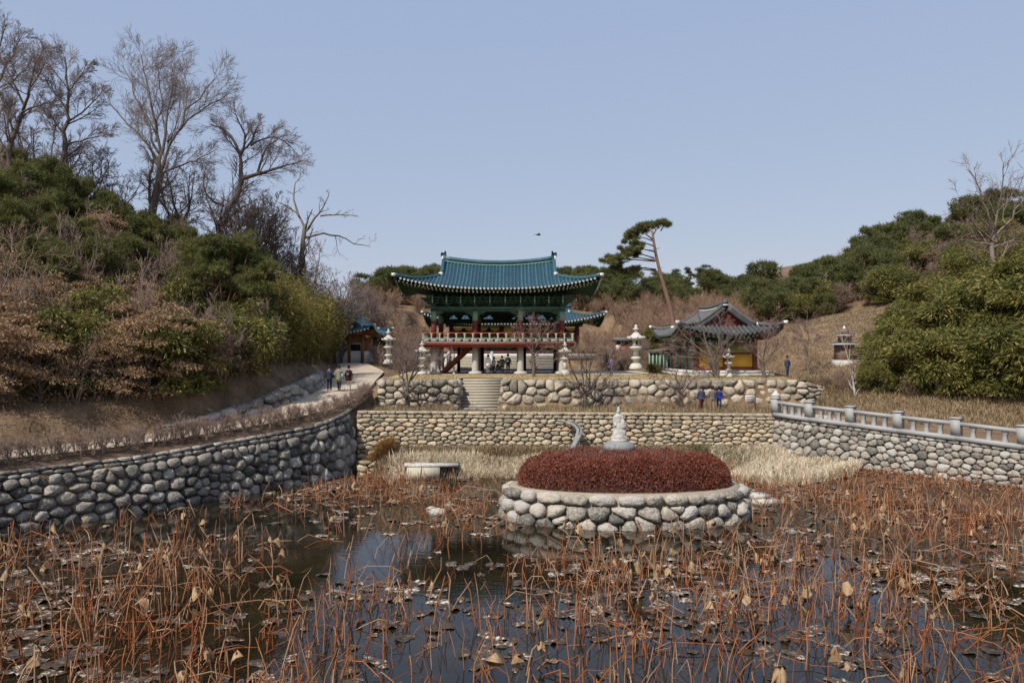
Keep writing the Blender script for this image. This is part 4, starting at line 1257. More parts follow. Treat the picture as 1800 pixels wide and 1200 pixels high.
def person(label, px, feet_y, D, height, face, top, legs, hair="hair_dark", shoes="cloth_black", coat_len=0.0, step=.12, bag=None, arms="down", z=None, seated=False, hat=None, skin_legs=False, sling=None):
    p = PX(px, feet_y, D)
    if z is not None:
        p[2] = z
    o = thing("person", label, "person", p, face)
    s = height / 1.70
    hip = .90 * s if not seated else .42 * s
    sh = hip + .52 * s
    hw, shw = .095 * s, .19 * s
    chest = np.array([0, 0, hip + .36 * s])
    head = np.array([0, .01 * s, sh + .20 * s])
    V, R, E_ = [], [], []
    def v(co, r):
        V.append(tuple(co)); R.append(r * s); return len(V) - 1
    pel = v((0, 0, hip), (.145)); sp = v((0, .01, hip + .18 * s), .13); ch = v(chest, .15); nb = v((0, 0, sh + .02 * s), .075); nk = v((0, .005, sh + .08 * s), .055)
    E_ += [(pel, sp), (sp, ch), (ch, nb), (nb, nk)]
    hd0 = v((0, .012 * s, sh + .15 * s), .082); hd1 = v((0, .012 * s, sh + .23 * s), .098); hd2 = v((0, .008 * s, sh + .29 * s), .07)
    E_ += [(nk, hd0), (hd0, hd1), (hd1, hd2)]
    hands = []
    for sg in (-1, 1):
        if seated:
            h1 = v((sg * hw, .05 * s, hip - .02 * s), .105); kn = v((sg * hw * 1.2, .46 * s, hip + .03 * s), .078); an = v((sg * hw * 1.2, .46 * s, .09 * s), .048); to = v((sg * hw * 1.2, .62 * s, .045 * s), .042)
        else:
            fw = sg * step
            h1 = v((sg * hw, 0, hip - .06 * s), .105); kn = v((sg * hw * .95, fw * .55 * s + .03 * s, hip * .53), .072)
            an = v((sg * hw * .9, fw * s, .085 * s), .046); to = v((sg * hw * 1.0, fw * s + .15 * s, .042 * s), .040)
        E_ += [(pel, h1), (h1, kn), (kn, an), (an, to)]
        s1 = v((sg * shw, 0, sh - .03 * s), .07)
        if arms == "front" or (arms == "mix" and sg > 0):
            el = np.array([sg * shw * 1.2, .05 * s, sh - .28 * s]); ha = np.array([sg * .06 * s, .26 * s, sh - .22 * s])
        else:
            el = np.array([sg * (shw + .06 * s), -sg * step * .3 * s, sh - .30 * s]); ha = np.array([sg * (shw + .07 * s), .06 * s - sg * step * .7 * s, sh - .54 * s])
        e1 = v(el, .050); w1 = v(ha, .036)
        E_ += [(ch, s1), (s1, e1), (e1, w1)]
        hands.append((ha, ha - el, (-sg, .3, 0)))
    me = bpy.data.meshes.new("body_src"); me.from_pydata(V, E_, []); me.update()
    t = bpy.data.objects.new("tmp", me); COL.objects.link(t)
    sk = t.modifiers.new("s", 'SKIN'); sk.use_smooth_shade = True
    for i, d_ in enumerate(me.skin_vertices[0].data):
        d_.radius = (R[i], R[i]); d_.use_root = (i == 0)
    sb = t.modifiers.new("b", 'SUBSURF'); sb.levels = 1; sb.render_levels = 1
    dg = bpy.context.evaluated_depsgraph_get()
    bm_ = bpy.data.meshes.new_from_object(t.evaluated_get(dg))
    bpy.data.objects.remove(t, do_unlink=True)
    co = np.empty(len(bm_.vertices) * 3, np.float32); bm_.vertices.foreach_get("co", co); co = co.reshape(-1, 3)
    mb = MB()
    polys = [list(pp.vertices) for pp in bm_.polygons]
    mb.add(co, polys)
    nb_poly = len(polys)
    for ha, d_, n_ in hands:
        finger_tubes(mb, ha, d_, n_, s)
    # a face: nose, ears, eyes
    mb.tube([head + np.array([0, .085, .035]) * s, head + np.array([0, .115, -.005]) * s], [.010 * s, .018 * s], 5)
    for sg in (-1, 1):
        mb.tube([head + np.array([sg * .088, .01, .03]) * s, head + np.array([sg * .098, 0, -.015]) * s], [.022 * s, .016 * s], 5)
    m2 = mb.mesh("body", True)
    for k_ in (top, legs, "skin", shoes):
        m2.materials.append(MAT[k_])
    cen = np.array([pp.center[:] for pp in m2.polygons])
    idx = np.zeros(len(cen), np.int32)
    idx[cen[:, 2] < hip - .02 * s] = 1
    arm = np.abs(cen[:, 0]) > shw * .98
    idx[arm & (cen[:, 2] > hip * .3)] = 0
    idx[cen[:, 2] < .075 * s] = 3
    idx[cen[:, 2] > sh + .06 * s] = 2
    idx[nb_poly:] = 2
    m2.polygons.foreach_set("material_index", idx)
    body = link("body", m2, None, o)
    # hair
    hm = MB().lathe([(.10 * s, -.05 * s), (.112 * s, .03 * s), (.108 * s, .09 * s), (.08 * s, .14 * s), (.03 * s, .165 * s)], 12, (0, 0, 0), 1.08)
    h_ = hm.obj("hair" if not hat else "hat", hair if not hat else hat, o, True); h_.location = head + np.array([0, -.018, .035]) * s
    # coat: a loose shell over the torso
    hem = hip - coat_len * s
    prof = [(shw * .45, sh + .05 * s), (shw * .95, sh - .01 * s), (shw * 1.08, sh - .12 * s), (shw * .98, hip + .18 * s), (shw * 1.06, hip), (shw * 1.16, hem), (shw * 1.08, hem + .01 * s)]
    if not seated or True:
        MB().lathe(prof[::-1], 16, (0, .012 * s, 0), .74).obj("coat", top, o, True)
    if bag == "pack":
        mb = MB().box((0, -.21 * s, sh - .20 * s), (.27 * s, .15 * s, .36 * s), 0, .85)
        b_ = mb.obj("backpack", "cloth_black", o)
        MB().box((0, -.292 * s, sh - .26 * s), (.17 * s, .02 * s, .14 * s)).obj("pack_pocket", "cloth_grey", b_)
        for sg in (-1, 1):
            MB().sweep(np.array([(sg * .10 * s, -.15 * s, sh - .02 * s), (sg * .11 * s, 0, sh + .045 * s), (sg * .12 * s, .13 * s, sh - .06 * s)]), .045 * s, .02 * s).obj("pack_strap", "cloth_black", b_)
    elif bag:
        b_ = MB().box((.27 * s, -.05 * s, hip + .16 * s), (.12 * s, .24 * s, .26 * s)).obj("shoulder_bag", bag, o)
        MB().sweep(np.array([(.27 * s, -.05 * s, hip + .28 * s), (.12 * s, -.17 * s, sh - .1 * s), (-.10 * s, -.13 * s, sh + .03 * s)]), .035 * s, .015 * s).obj("bag_strap", sling or bag, b_)
    return o
person("person in dark navy coat with sling bag walking up the path, leftmost of three", 579, 687, 52.4, 1.60, .05, "cloth_navy", "cloth_navy", coat_len=.22, bag="cloth_black", sling="cloth_pinkish", z=None)
person("person in an olive green coat walking up the path between two companions", 596, 687, 52.4, 1.62, -.05, "cloth_olive", "cloth_black", coat_len=.28, bag="cloth_skyblue", step=-.12)
person("person in dark red jacket and pale leggings with black backpack on the path", 613, 686, 52.7, 1.58, .0, "cloth_maroon", "cloth_cream", coat_len=.20, bag="pack", shoes="cloth_tan")
person("person in a white coat standing under the pavilion floor", 858, 658, 68.0, 1.58, .2, "cloth_white", "cloth_grey", coat_len=.26, z=5.20, step=.04)
person("person in pale top and dark trousers beside the white coat under the pavilion", 868, 658, 68.4, 1.38, 2.6, "cloth_pinkish", "cloth_navy", z=5.20, arms="front", step=.03)
person("person in black crouching on the ground under the pavilion", 875.5, 658, 68.2, 1.45, .8, "cloth_black", "cloth_black", z=5.19, seated=True)
person("person in a black coat and dark red hat seen from behind under the pavilion", 882.5, 658, 67.8, 1.48, .0, "cloth_black", "cloth_black", coat_len=.18, z=5.20, hat="cloth_wine", step=.05)
person("person in a bulky black jacket seen from behind at the head of the stairs", 893, 658, 67.6, 1.62, -.1, "cloth_black", "cloth_black", z=5.20, bag="pack", step=.05)
person("person in a purple jacket on the lawn right of the pavilion", 1075, 660, 61.5, 1.45, 1.2, "cloth_purple", "cloth_jeans", z=5.19, coat_len=.10)
person("person in a dark jacket and blue jeans standing alone on the lawn near the slope", 1384, 661, 59.6, 1.52, -2.8, "cloth_jacket_navy", "cloth_jeans", z=5.19, step=.05)
person("person in a grey-navy jacket below the boulder wall, leftmost of the three there", 1233, 725, 50.6, 1.62, .3, "cloth_jacket_navy", "cloth_wine", z=3.22, hat="cloth_jacket_navy", step=.08)
person("person in a grey-brown jacket below the boulder wall between two others", 1252, 725, 50.6, 1.60, .1, "cloth_greybrown", "cloth_tan", z=3.22, step=-.08)
person("person in a bright blue jacket below the boulder wall near the notice board", 1264, 725, 51.2, 1.55, -.5, "cloth_royal", "cloth_jeans", z=3.22, step=.08)

# ------------------------------------------------------------------ notice board
p = PX(1327, 724, 51.0); p[2] = 3.22
nb_ = thing("notice_board", "small white notice board with brown post in front of the boulder wall", "sign", p)
MB().box((0, 0, .52), (.10, .10, 1.05)).obj("post", "sign_brown", nb_)
bd = MB().box((-.33, -.02, .80), (.56, .05, .52)).obj("board", "sign_white", nb_)
for k in range(4):
    MB().box((-.33, -.05, .98 - k * .115), (.50, .012, .05)).obj("text_line", "sign_brown", bd)
# ------------------------------------------------------------------ slab on a concrete block at the far bank
p = PX(755, 838, 44.0)
sb_ = thing("stone_slab", "flat grey stone slab resting on a pale concrete block among the reeds", "slab", (p[0], p[1] + .6, 0))
MB().box((-.35, -.3, .30), (1.8, .7, .70)).obj("block", "concrete", sb_)
MB().box((.05, .1, .74), (3.0, 1.1, .15), .03).obj("slab", "granite_old", sb_)
# curved stone spout on the far wall
sp_ = thing("water_spout", "curved grey stone water spout sweeping down from the far pond wall", "spout", PX(1012, 770, 46.0))
pts = smooth_poly([PX(998, 746, 46.9), PX(1008, 747, 46.6), PX(1019, 758, 46.3), PX(1017, 772, 46.0), PX(1008, 790, 45.8), PX(1004, 800, 45.7)], 20) - np.array(sp_.location)
MB().sweep(pts, .36, .20).obj("trough", "pedestal", sp_, True)
MB().sweep(pts + np.array([0, -.08, .14]), .12, .06).obj("channel", "dark", sp_)
# rocks
def rock(px, py, D, w, h, label, mat="stone_island", seed=0, z=None, dep=None):
    r = np.random.default_rng(seed)
    p = PX(px, py, D)
    if z is not None:
        p[2] = z
    bm = bmesh.new(); bmesh.ops.create_icosphere(bm, subdivisions=2, radius=1.0)
    ph = r.uniform(0, 6, 6)
    for v_ in bm.verts:
        c_ = v_.co
        k = 1 + .14 * math.sin(c_.x * 2.3 + ph[0]) + .12 * math.sin(c_.y * 2.9 + ph[1]) + .10 * math.sin(c_.z * 3.1 + ph[2]) + r.normal(0, .03)
        v_.co = (c_.x * w / 2 * k, c_.y * (dep or w * .8) / 2 * k, (c_.z * .5 + .3) * h * k)
    me = bpy.data.meshes.new("rock"); bm.to_mesh(me); bm.free()
    me.polygons.foreach_set("use_smooth", np.ones(len(me.polygons), bool))
    o = link("rock", me, mat, loc=p)
    return tag(o, label, "rock")
rock(1442, 840, 42.6, 1.3, .95, "rounded grey rock at the edge of the pale reeds on the right", "pedestal", seed=1, z=.05)
rock(770, 905, 34.6, .85, .30, "pale flat rock in the shallows left of the island", seed=2, z=-.04)
rock(757, 898, 35.2, .5, .26, "small pale rock touching the flat rock left of the island", seed=3, z=-.03)
rock(818, 880, 37.4, .5, .20, "small white flat stone in the shallows between the reeds and island", seed=4, z=0.0)
rock(790, 888, 36.6, .45, .22, "small round grey stone in the shallows left of the island", seed=5, z=-.03)
rock(1393, 938, 30.9, .42, .24, "dark round stone standing out of open water right of the island", "pedestal", seed=6, z=-.02)
rock(1185, 846, 0.1 + 43.0, .5, .2, "pale stone lying on the mud behind the island", seed=8, z=.05)
ss = thing("stepping_slab", "two flat stacked stone slabs in the water against the island's right end", "slab", (*PX(1338, 878, 37.2)[:2], 0))
MB().box((0, 0, .10), (1.15, 1.3, .26), .2).obj("lower_slab", "granite_old", ss)
MB().box((-.1, .2, .32), (.85, .9, .18), .1).obj("upper_slab", "granite_old", ss)

# ------------------------------------------------------------------ bird in the sky
p = PX(946, 413, 90)
bd_ = thing("bird", "small dark bird gliding in the sky above the pavilion roof", "bird", p, .3)
MB().tube([(-.32, 0, 0), (-.18, 0, .03), (.05, 0, .02), (.25, 0, .02), (.34, 0, .03)], [.02, .06, .075, .06, .015], 8).obj("body", "cloth_black", bd_, True)
for sg in (-1, 1):
    MB().add([(.08, 0, .04), (-.10, 0, .04), (-.12, sg * .30, .12), (-.2, sg * .62, .10), (.0, sg * .60, .12), (.12, sg * .28, .13),
              (.08, 0, .02), (-.10, 0, .02), (-.12, sg * .30, .105), (-.2, sg * .62, .09), (.0, sg * .60, .11), (.12, sg * .28, .115)],
             [[0, 1, 2, 5], [5, 2, 3, 4], [11, 8, 7, 6], [10, 9, 8, 11], [0, 5, 11, 6], [5, 4, 10, 11], [1, 7, 8, 2], [2, 8, 9, 3]]).obj("wing", "cloth_black", bd_)
MB().add([(-.30, -.02, 0), (-.55, -.12, 0), (-.55, .12, 0), (-.30, .02, 0), (-.30, 0, .02), (-.54, 0, .015)], [[0, 1, 5, 4], [4, 5, 2, 3], [0, 3, 2, 1]]).obj("tail", "cloth_black", bd_)
# ------------------------------------------------------------------ trees and shrubs
def unit(v): return v / (np.linalg.norm(v, axis=-1, keepdims=True) + 1e-9)
def grow(P, R, nch, tr, lr, ang, segs, wander, up, rr, r, rmin, lscale=None, taper=.35):
    """children of branches P (B,n,3), R (B,n)"""
    B, n, _ = P.shape
    L = np.linalg.norm(np.diff(P, axis=1), axis=2).sum(1)
    t = tr[0] + (tr[1] - tr[0]) * (np.arange(nch)[None] + r.uniform(0, 1, (B, nch))) / nch
    x = t * (n - 1); i = np.clip(x.astype(int), 0, n - 2); fr = (x - i)[..., None]
    bi = np.arange(B)[:, None]
    pos = P[bi, i] * (1 - fr) + P[bi, i + 1] * fr
    tan = unit(P[bi, i + 1] - P[bi, i])
    rad = R[bi, i] * (1 - fr[..., 0]) + R[bi, i + 1] * fr[..., 0]
    rnd = r.normal(size=pos.shape); perp = unit(rnd - (rnd * tan).sum(-1, keepdims=True) * tan)
    a = np.radians(r.normal(ang[0], ang[1], (B, nch)))[..., None]
    d = unit(np.cos(a) * tan + np.sin(a) * perp)
    base = L if lscale is None else np.full(B, lscale)
    ln = base[:, None] * r.uniform(lr[0], lr[1], (B, nch)) * (1.15 - .55 * t)
    pos, d, ln, rad = pos.reshape(-1, 3), d.reshape(-1, 3), ln.ravel(), rad.ravel()
    m = len(pos); Q = np.empty((m, segs + 1, 3)); Q[:, 0] = pos
    for k in range(segs):
        d = unit(d + r.normal(0, wander, d.shape) + np.array([0, 0, up]))
        Q[:, k + 1] = Q[:, k] + d * (ln / segs)[:, None]
    R0 = np.maximum(rad * rr, rmin)
    RR = R0[:, None] * np.linspace(1, taper, segs + 1)[None]
    return Q, np.maximum(RR, rmin * .6)

def bare_mesh(name, limbs, levels, r, rmin=.011, kk=(7, 5, 4, 3, 3)):
    """limbs: list of (pts, r0, r1) main stems; levels: list of grow kwargs. returns trunk mesh, twig mesh (local coords)"""
    tk, tw = MB(), MB()
    n0 = 9
    P, R = [], []
    for pts, r0, r1 in limbs:
        q = smooth_poly(pts, n0)
        L = np.linalg.norm(q[-1] - q[0])
        q[1:-1] += r.normal(0, .012 * L, (n0 - 2, 3))
        P.append(q); R.append(np.linspace(r0, r1, n0))
    P, R = np.array(P), np.array(R)
    V, Fq = tubes(P, R, kk[0]); tk.add(V, Fq)
    for li, kw in enumerate(levels):
        P, R = grow(P, R, r=r, rmin=rmin, **kw)
        V, Fq = tubes(P, R, kk[min(li + 1, len(kk) - 1)])
        (tk if li == 0 else tw).add(V, Fq)
    return tk.mesh(name + "_trunk", True), tw.mesh(name + "_twigs", True)

LV_BIG = [dict(nch=8, tr=(.18, .97), lr=(.30, .52), ang=(34, 10), segs=5, wander=.11, up=.05, rr=.42),
          dict(nch=7, tr=(.15, 1.0), lr=(.40, .68), ang=(33, 11), segs=4, wander=.11, up=.04, rr=.5),
          dict(nch=5, tr=(.15, 1.0), lr=(.50, .90), ang=(32, 11), segs=3, wander=.11, up=.02, rr=.6),
          dict(nch=2, tr=(.2, .9), lr=(.5, .95), ang=(30, 10), segs=2, wander=.10, up=.0, rr=.75)]
def px_tree(name, label, D, limbs_px, r0, levels, seed, tmat="bark", wmat="twig", zscale=2.609, depth=2.2, rmin=.0115, cat="bare tree", off=(0, 0), group=None, base_drop=.5):
    """tree whose main limbs are laid out from the photo; off/zscale map enlarged coordinates to photo pixels"""
    r = np.random.default_rng(seed)
    base = limbs_px[0][0][0]
    bx, by = base[0] / zscale + off[0], base[1] / zscale + off[1]
    b3 = PX(bx, by, D)
    gz_ = Hpt(b3[0], b3[1])
    limbs = []
    for li, (pts, a, b) in enumerate(limbs_px):
        dd = 0 if li == 0 else r.uniform(-depth, depth)
        q = []
        for k, (x, y) in enumerate(pts):
            fr = 0 if li == 0 else k / (len(pts) - 1)
            q.append(PX(x / zscale + off[0], y / zscale + off[1], D + dd * fr) - b3)
        limbs.append((q, a * r0, b * r0))
    drop = max(0.0, b3[2] - gz_) + base_drop
    limbs[0] = ([np.array([0, 0, -drop])] + list(limbs[0][0]), limbs[0][1] * 1.25, limbs[0][2])
    o = thing(name, label, cat, (b3[0], b3[1], b3[2] - drop), group=group)
    for i in range(len(limbs)):
        limbs[i] = ([q + np.array([0, 0, drop]) for q in limbs[i][0]],) + limbs[i][1:]
    tk, tw = bare_mesh(name, limbs, levels, r, rmin)
    link("trunk", tk, tmat, o); link("crown", tw, wmat, o)
    return o
px_tree("bare_tree", "tall bare tree with fanned crown on the left ridge, highest in mid-slope", 65,
        [([(690,960),(710,880),(740,790),(728,735)],1,.72), ([(728,740),(660,640),(580,560),(500,470)],.5,.12), ([(728,740),(720,600),(700,480),(660,320),(650,250)],.55,.1),
         ([(730,735),(760,640),(770,500),(790,360),(800,290)],.55,.1), ([(740,790),(790,640),(870,500),(950,400),(985,360)],.5,.1), ([(740,800),(800,770),(850,750),(920,722),(985,690)],.4,.1),
         ([(725,700),(640,480),(600,360),(560,300)],.42,.1), ([(765,650),(850,560),(960,480),(1050,430)],.4,.1), ([(695,945),(680,870),(692,800),(705,730)],.5,.3), ([(715,650),(745,470),(740,330),(720,270)],.35,.08)],
        .25, LV_BIG, 21)
px_tree("bare_tree", "dark twisted bare tree with rounded crown at the ridge, right of the tallest one", 69,
        [([(1010,1130),(1020,1040),(1050,920),(1110,820)],1,.7), ([(1110,820),(1100,720),(1090,660),(1040,600),(960,570)],.6,.12), ([(1110,820),(1180,800),(1260,770),(1330,750),(1390,740)],.6,.1),
         ([(1100,720),(1130,640),(1110,560),(1060,510)],.4,.1), ([(1180,800),(1200,720),(1240,650),(1300,620)],.4,.1), ([(1100,700),(1160,650),(1180,580),(1200,560)],.4,.1), ([(1020,940),(960,920),(930,870),(940,800)],.4,.1),
         ([(1150,670),(1230,620),(1300,640),(1350,690)],.3,.08), ([(1030,1010),(1120,1040),(1200,1020),(1290,1010)],.28,.08)],
        .31, LV_BIG, 22)
px_tree("bare_tree", "pale sparse bare tree with long crooked limbs, rightmost on the left ridge", 76,
        [([(1385,1180),(1390,1080),(1400,1030)],1,.75), ([(1395,1040),(1350,960),(1260,920)],.45,.1), ([(1370,990),(1345,900),(1350,840),(1380,800)],.42,.1), ([(1400,1060),(1440,1010),(1480,960),(1510,880)],.5,.1),
         ([(1470,990),(1540,980),(1640,990)],.35,.1), ([(1400,1090),(1480,1070),(1560,1080),(1640,1130),(1700,1130)],.42,.1)],
        .27, [dict(nch=4, tr=(.35, 1.0), lr=(.2, .4), ang=(45, 14), segs=5, wander=.22, up=.02, rr=.5), dict(nch=4, tr=(.25, 1), lr=(.3, .55), ang=(45, 14), segs=4, wander=.22, up=0, rr=.6),
              dict(nch=4, tr=(.2, 1), lr=(.4, .7), ang=(42, 14), segs=3, wander=.2, up=0, rr=.7)], 23, tmat="bark_pale", wmat="twig")
px_tree("bare_tree", "upright bare tree with slanting branches left of the tallest tree", 61,
        [([(275,800),(290,720),(300,650)],1,.9), ([(300,650),(310,500),(310,400),(305,300),(300,260)],.85,.1), ([(305,640),(260,560),(200,480)],.4,.1), ([(310,560),(400,500),(470,420)],.4,.1), ([(310,500),(250,430),(220,360)],.35,.1), ([(312,420),(370,350),(400,290)],.35,.1),
         ([(300,660),(400,640),(500,610)],.35,.1), ([(235,720),(250,600),(270,540)],.3,.1)], .21, LV_BIG, 24)
px_tree("bare_tree", "bare tree with many ascending branches at the far left edge, lower of two", 58,
        [([(40,650),(75,580),(100,520)],1,.8), ([(100,520),(180,480),(270,460)],.45,.1), ([(105,510),(120,460),(150,330),(200,220)],.6,.1), ([(60,600),(30,500),(0,430)],.4,.1), ([(110,480),(60,380),(20,280)],.45,.1), ([(125,430),(190,330),(240,240)],.35,.1)],
        .2, LV_BIG, 25)
px_tree("bare_tree", "dense bare tree reaching the upper left corner, higher of two at the left edge", 60,
        [([(-90,600),(-60,500),(-40,430)],1,.8), ([(-40,430),(20,330),(80,200),(110,150)],.55,.1), ([(-40,430),(-20,280),(10,160),(30,110)],.55,.1), ([(-30,420),(50,380),(110,330),(150,260)],.45,.1), ([(-60,500),(-120,350),(-140,220)],.5,.1)], .2, LV_BIG, 26)
# generic bare trees, thin, filling the ridge
def generic_bare(h, r, spread=.55, stems=1, r0=None, levels=None, rmin=.012, k=(6, 4, 3, 3)):
    limbs = []
    r0 = r0 or h * .022
    top = np.array([r.normal(0, .08) * h, r.normal(0, .08) * h, h * .42])
    limbs.append(([(0, 0, -.3), tuple(top * .5 + r.normal(0, .02 * h, 3)), tuple(top)], r0, r0 * .7))
    for s in range(6):
        a = r.uniform(0, 6.28); sp = spread * r.uniform(.3, 1)
        st_ = top * r.uniform(.55, 1.0)
        e = st_ + np.array([math.cos(a) * sp * h * .45, math.sin(a) * sp * h * .45, h * r.uniform(.3, .58)])
        limbs.append(([tuple(st_), tuple(st_ * .5 + e * .5 + np.array([math.cos(a), math.sin(a), -.2]) * .05 * h), tuple(e)], r0 * .45, r0 * .09))
    lv = levels or [dict(nch=7, tr=(.2, 1), lr=(.3, .55), ang=(40, 12), segs=4, wander=.16, up=.05, rr=.5), dict(nch=6, tr=(.2, 1), lr=(.35, .6), ang=(40, 14), segs=3, wander=.17, up=.03, rr=.6), dict(nch=5, tr=(.2, 1), lr=(.4, .8), ang=(38, 14), segs=2, wander=.15, up=0, rr=.7)]
    return bare_mesh("bare_tree", limbs, lv, r, rmin, k)
GB = [generic_bare(6.0, np.random.default_rng(40 + i), rmin=.013) for i in range(5)]
for i, (x, y, D, h, mt) in enumerate([(150,395,63,8.5,0),(330,425,70,9,0),(455,480,72,9.5,0),(430,470,73,10,0),(480,505,74,8.5,0),(500,520,76,8,0),(560,540,80,8,0),(585,545,84,7.5,0),(612,548,90,7,0),
                                      (640,552,96,6,0),(540,520,80,8.5,0),(80,340,63,8,0),(662,560,100,5.5,0),(600,560,80,6,0),(575,570,80,6.2,0),(405,470,70,8.5,0),(520,540,76,7,0),(470,520,72,7,0),(205,390,64,7,0),(445,480,74,8.5,0),(490,500,78,8,0),(515,510,82,8.5,0),(550,530,84,7.5,0),(570,540,88,7.5,0),(595,545,92,7.5,0),(625,550,98,7,0),(650,555,102,6.5,0),(530,530,78,6.5,0),(605,560,86,6,0)]):
    p = PX(x, y, D); gz_ = Hpt(p[0], p[1])
    h *= 1.25 if x > 280 else 1.0
    t_ = GB[i % 5]
    o = thing("bare_tree", "slender bare tree among the thicket of leafless trees on the left ridge", "bare tree", (p[0], p[1], gz_ - .1), random.uniform(0, 6), h / 6.0, group="thin leafless trees on the left ridge")
    link("trunk", t_[0], "bark", o); link("crown", t_[1], "twig", o)

# ---- small garden trees on and below the terrace
LV_S = [dict(nch=7, tr=(.2, 1), lr=(.32, .6), ang=(42, 12), segs=4, wander=.16, up=.08, rr=.55), dict(nch=6, tr=(.2, 1), lr=(.4, .7), ang=(40, 14), segs=3, wander=.15, up=.05, rr=.6), dict(nch=4, tr=(.2, 1), lr=(.4, .8), ang=(36, 14), segs=2, wander=.12, up=.03, rr=.7)]
def garden(label, D, limbs, r0, seed, wmat="twig", tmat="bark", rmin=.0095, lv=LV_S, name="garden_tree"):
    return px_tree(name, label, D, limbs, r0, lv, seed, tmat, wmat, zscale=1.0, depth=1.0, rmin=rmin, cat="tree", base_drop=.15)
garden("dark bare tree with forked limbs before the boulder wall left of the stairs", 51.6,
       [([(717,705),(717,690),(716,680)],1,.85), ([(716,680),(705,662),(690,645),(676,630)],.6,.12), ([(717,678),(726,655),(735,632),(738,600)],.6,.1), ([(717,676),(712,640),(706,610),(700,585)],.5,.1), ([(722,668),(740,645),(765,632),(780,628)],.45,.1), ([(706,664),(716,630),(722,600)],.4,.1)], .13, 51)
garden("small pinkish budding tree on the lawn in front of the pavilion's right pillars", 60.0,
       [([(938,660),(938,640),(937,622)],1,.85), ([(937,622),(925,602),(912,590),(905,583)],.55,.1), ([(937,622),(946,600),(960,580),(968,570)],.55,.1), ([(937,624),(955,612),(975,600)],.45,.1), ([(937,618),(934,595),(930,570),(928,556)],.45,.1), ([(942,610),(950,585),(948,560)],.35,.1)], .11, 52, wmat="twig_purple")
garden("multi-stemmed bare bush tree before the boulder wall right of the stairs", 51.8,
       [([(1029,712),(1029,700),(1028,690)],1,.9), ([(1028,692),(1012,665),(1000,640),(990,610)],.5,.1), ([(1028,690),(1024,660),(1020,625),(1016,590)],.5,.1), ([(1029,690),(1036,655),(1040,620),(1046,585)],.5,.1), ([(1030,692),(1050,665),(1068,640),(1075,615)],.5,.1), ([(1029,695),(1010,680),(990,660)],.4,.1), ([(1029,695),(1050,680),(1066,664)],.4,.1), ([(1028,688),(1032,640),(1030,600)],.4,.1)], .13, 53, wmat="twig_tan")
garden("low spreading bare tree in front of the boulder wall near the three visitors", 51.4,
       [([(1197,708),(1197,698),(1196,692)],1,.9), ([(1196,692),(1180,680),(1165,668),(1150,662)],.5,.1), ([(1197,692),(1194,672),(1182,655),(1172,645)],.5,.1), ([(1198,692),(1210,675),(1225,660),(1240,650)],.5,.1), ([(1198,690),(1206,668),(1214,648)],.45,.1)], .11, 54, wmat="twig_purple")
garden("large tangled bare tree in front of the small hall", 58.6,
       [([(1258,664),(1256,648),(1252,636)],1,.9), ([(1252,638),(1230,622),(1205,612),(1180,606)],.5,.1), ([(1252,636),(1244,605),(1236,575),(1226,548)],.55,.1), ([(1254,636),(1264,606),(1270,576),(1264,556)],.5,.1), ([(1252,640),(1222,628),(1196,628),(1170,632)],.45,.1), ([(1256,640),(1276,618),(1292,596),(1300,585)],.45,.1), ([(1248,625),(1215,600),(1196,585),(1190,570)],.45,.1)], .16, 55, wmat="twig", lv=[dict(nch=6, tr=(.2,1), lr=(.3,.55), ang=(44,12), segs=4, wander=.18, up=.06, rr=.55)] + LV_S[1:])
garden("short dark bare tree on the lawn at the left of the small hall's podium", 57.0,
       [([(1262,665),(1262,650),(1261,642)],1,.9), ([(1261,642),(1250,628),(1240,618)],.5,.1), ([(1261,642),(1266,622),(1274,606)],.5,.1), ([(1261,644),(1258,620),(1254,604)],.5,.1)], .10, 66, wmat="twig")
garden("small pink-budded tree at the right corner of the small hall's podium", 57.6,
       [([(1343,665),(1342,650),(1341,638)],1,.9), ([(1341,638),(1330,625),(1318,614),(1308,608)],.5,.1), ([(1341,638),(1344,615),(1350,590),(1358,575)],.5,.1), ([(1342,640),(1356,625),(1368,612),(1376,604)],.5,.1), ([(1341,640),(1335,615),(1326,600)],.4,.1)], .12, 56, wmat="twig_purple")
garden("thin pinkish sapling on the grass mound right of the lone visitor", 61.5,
       [([(1421,655),(1420,630),(1418,610)],1,.8), ([(1418,610),(1408,585),(1400,565)],.5,.1), ([(1418,610),(1426,585),(1434,562)],.5,.1), ([(1419,615),(1404,600),(1394,590)],.4,.1), ([(1419,615),(1432,602),(1444,592)],.4,.1), ([(1419,620),(1421,580),(1418,556)],.4,.1)], .05, 57, wmat="twig_purple", tmat="bark_pale")
garden("slim white-barked sapling behind the railing beside the evergreen thicket", 50.5,
       [([(1505,708),(1501,680),(1497,655)],1,.8), ([(1497,655),(1490,625),(1482,600),(1478,585)],.7,.12), ([(1499,668),(1501,650),(1503,635)],.4,.1)], .06, 58, tmat="birch", wmat="twig_tan")
garden("thin leaning pale sapling before the evergreen thicket near the right edge", 48.0,
       [([(1753,695),(1746,670),(1738,645)],1,.8), ([(1738,645),(1728,620),(1720,600)],.6,.1), ([(1742,655),(1750,630),(1760,615)],.5,.1), ([(1740,650),(1725,640),(1712,636)],.4,.1)], .05, 59, tmat="bark_pale", wmat="twig_tan")
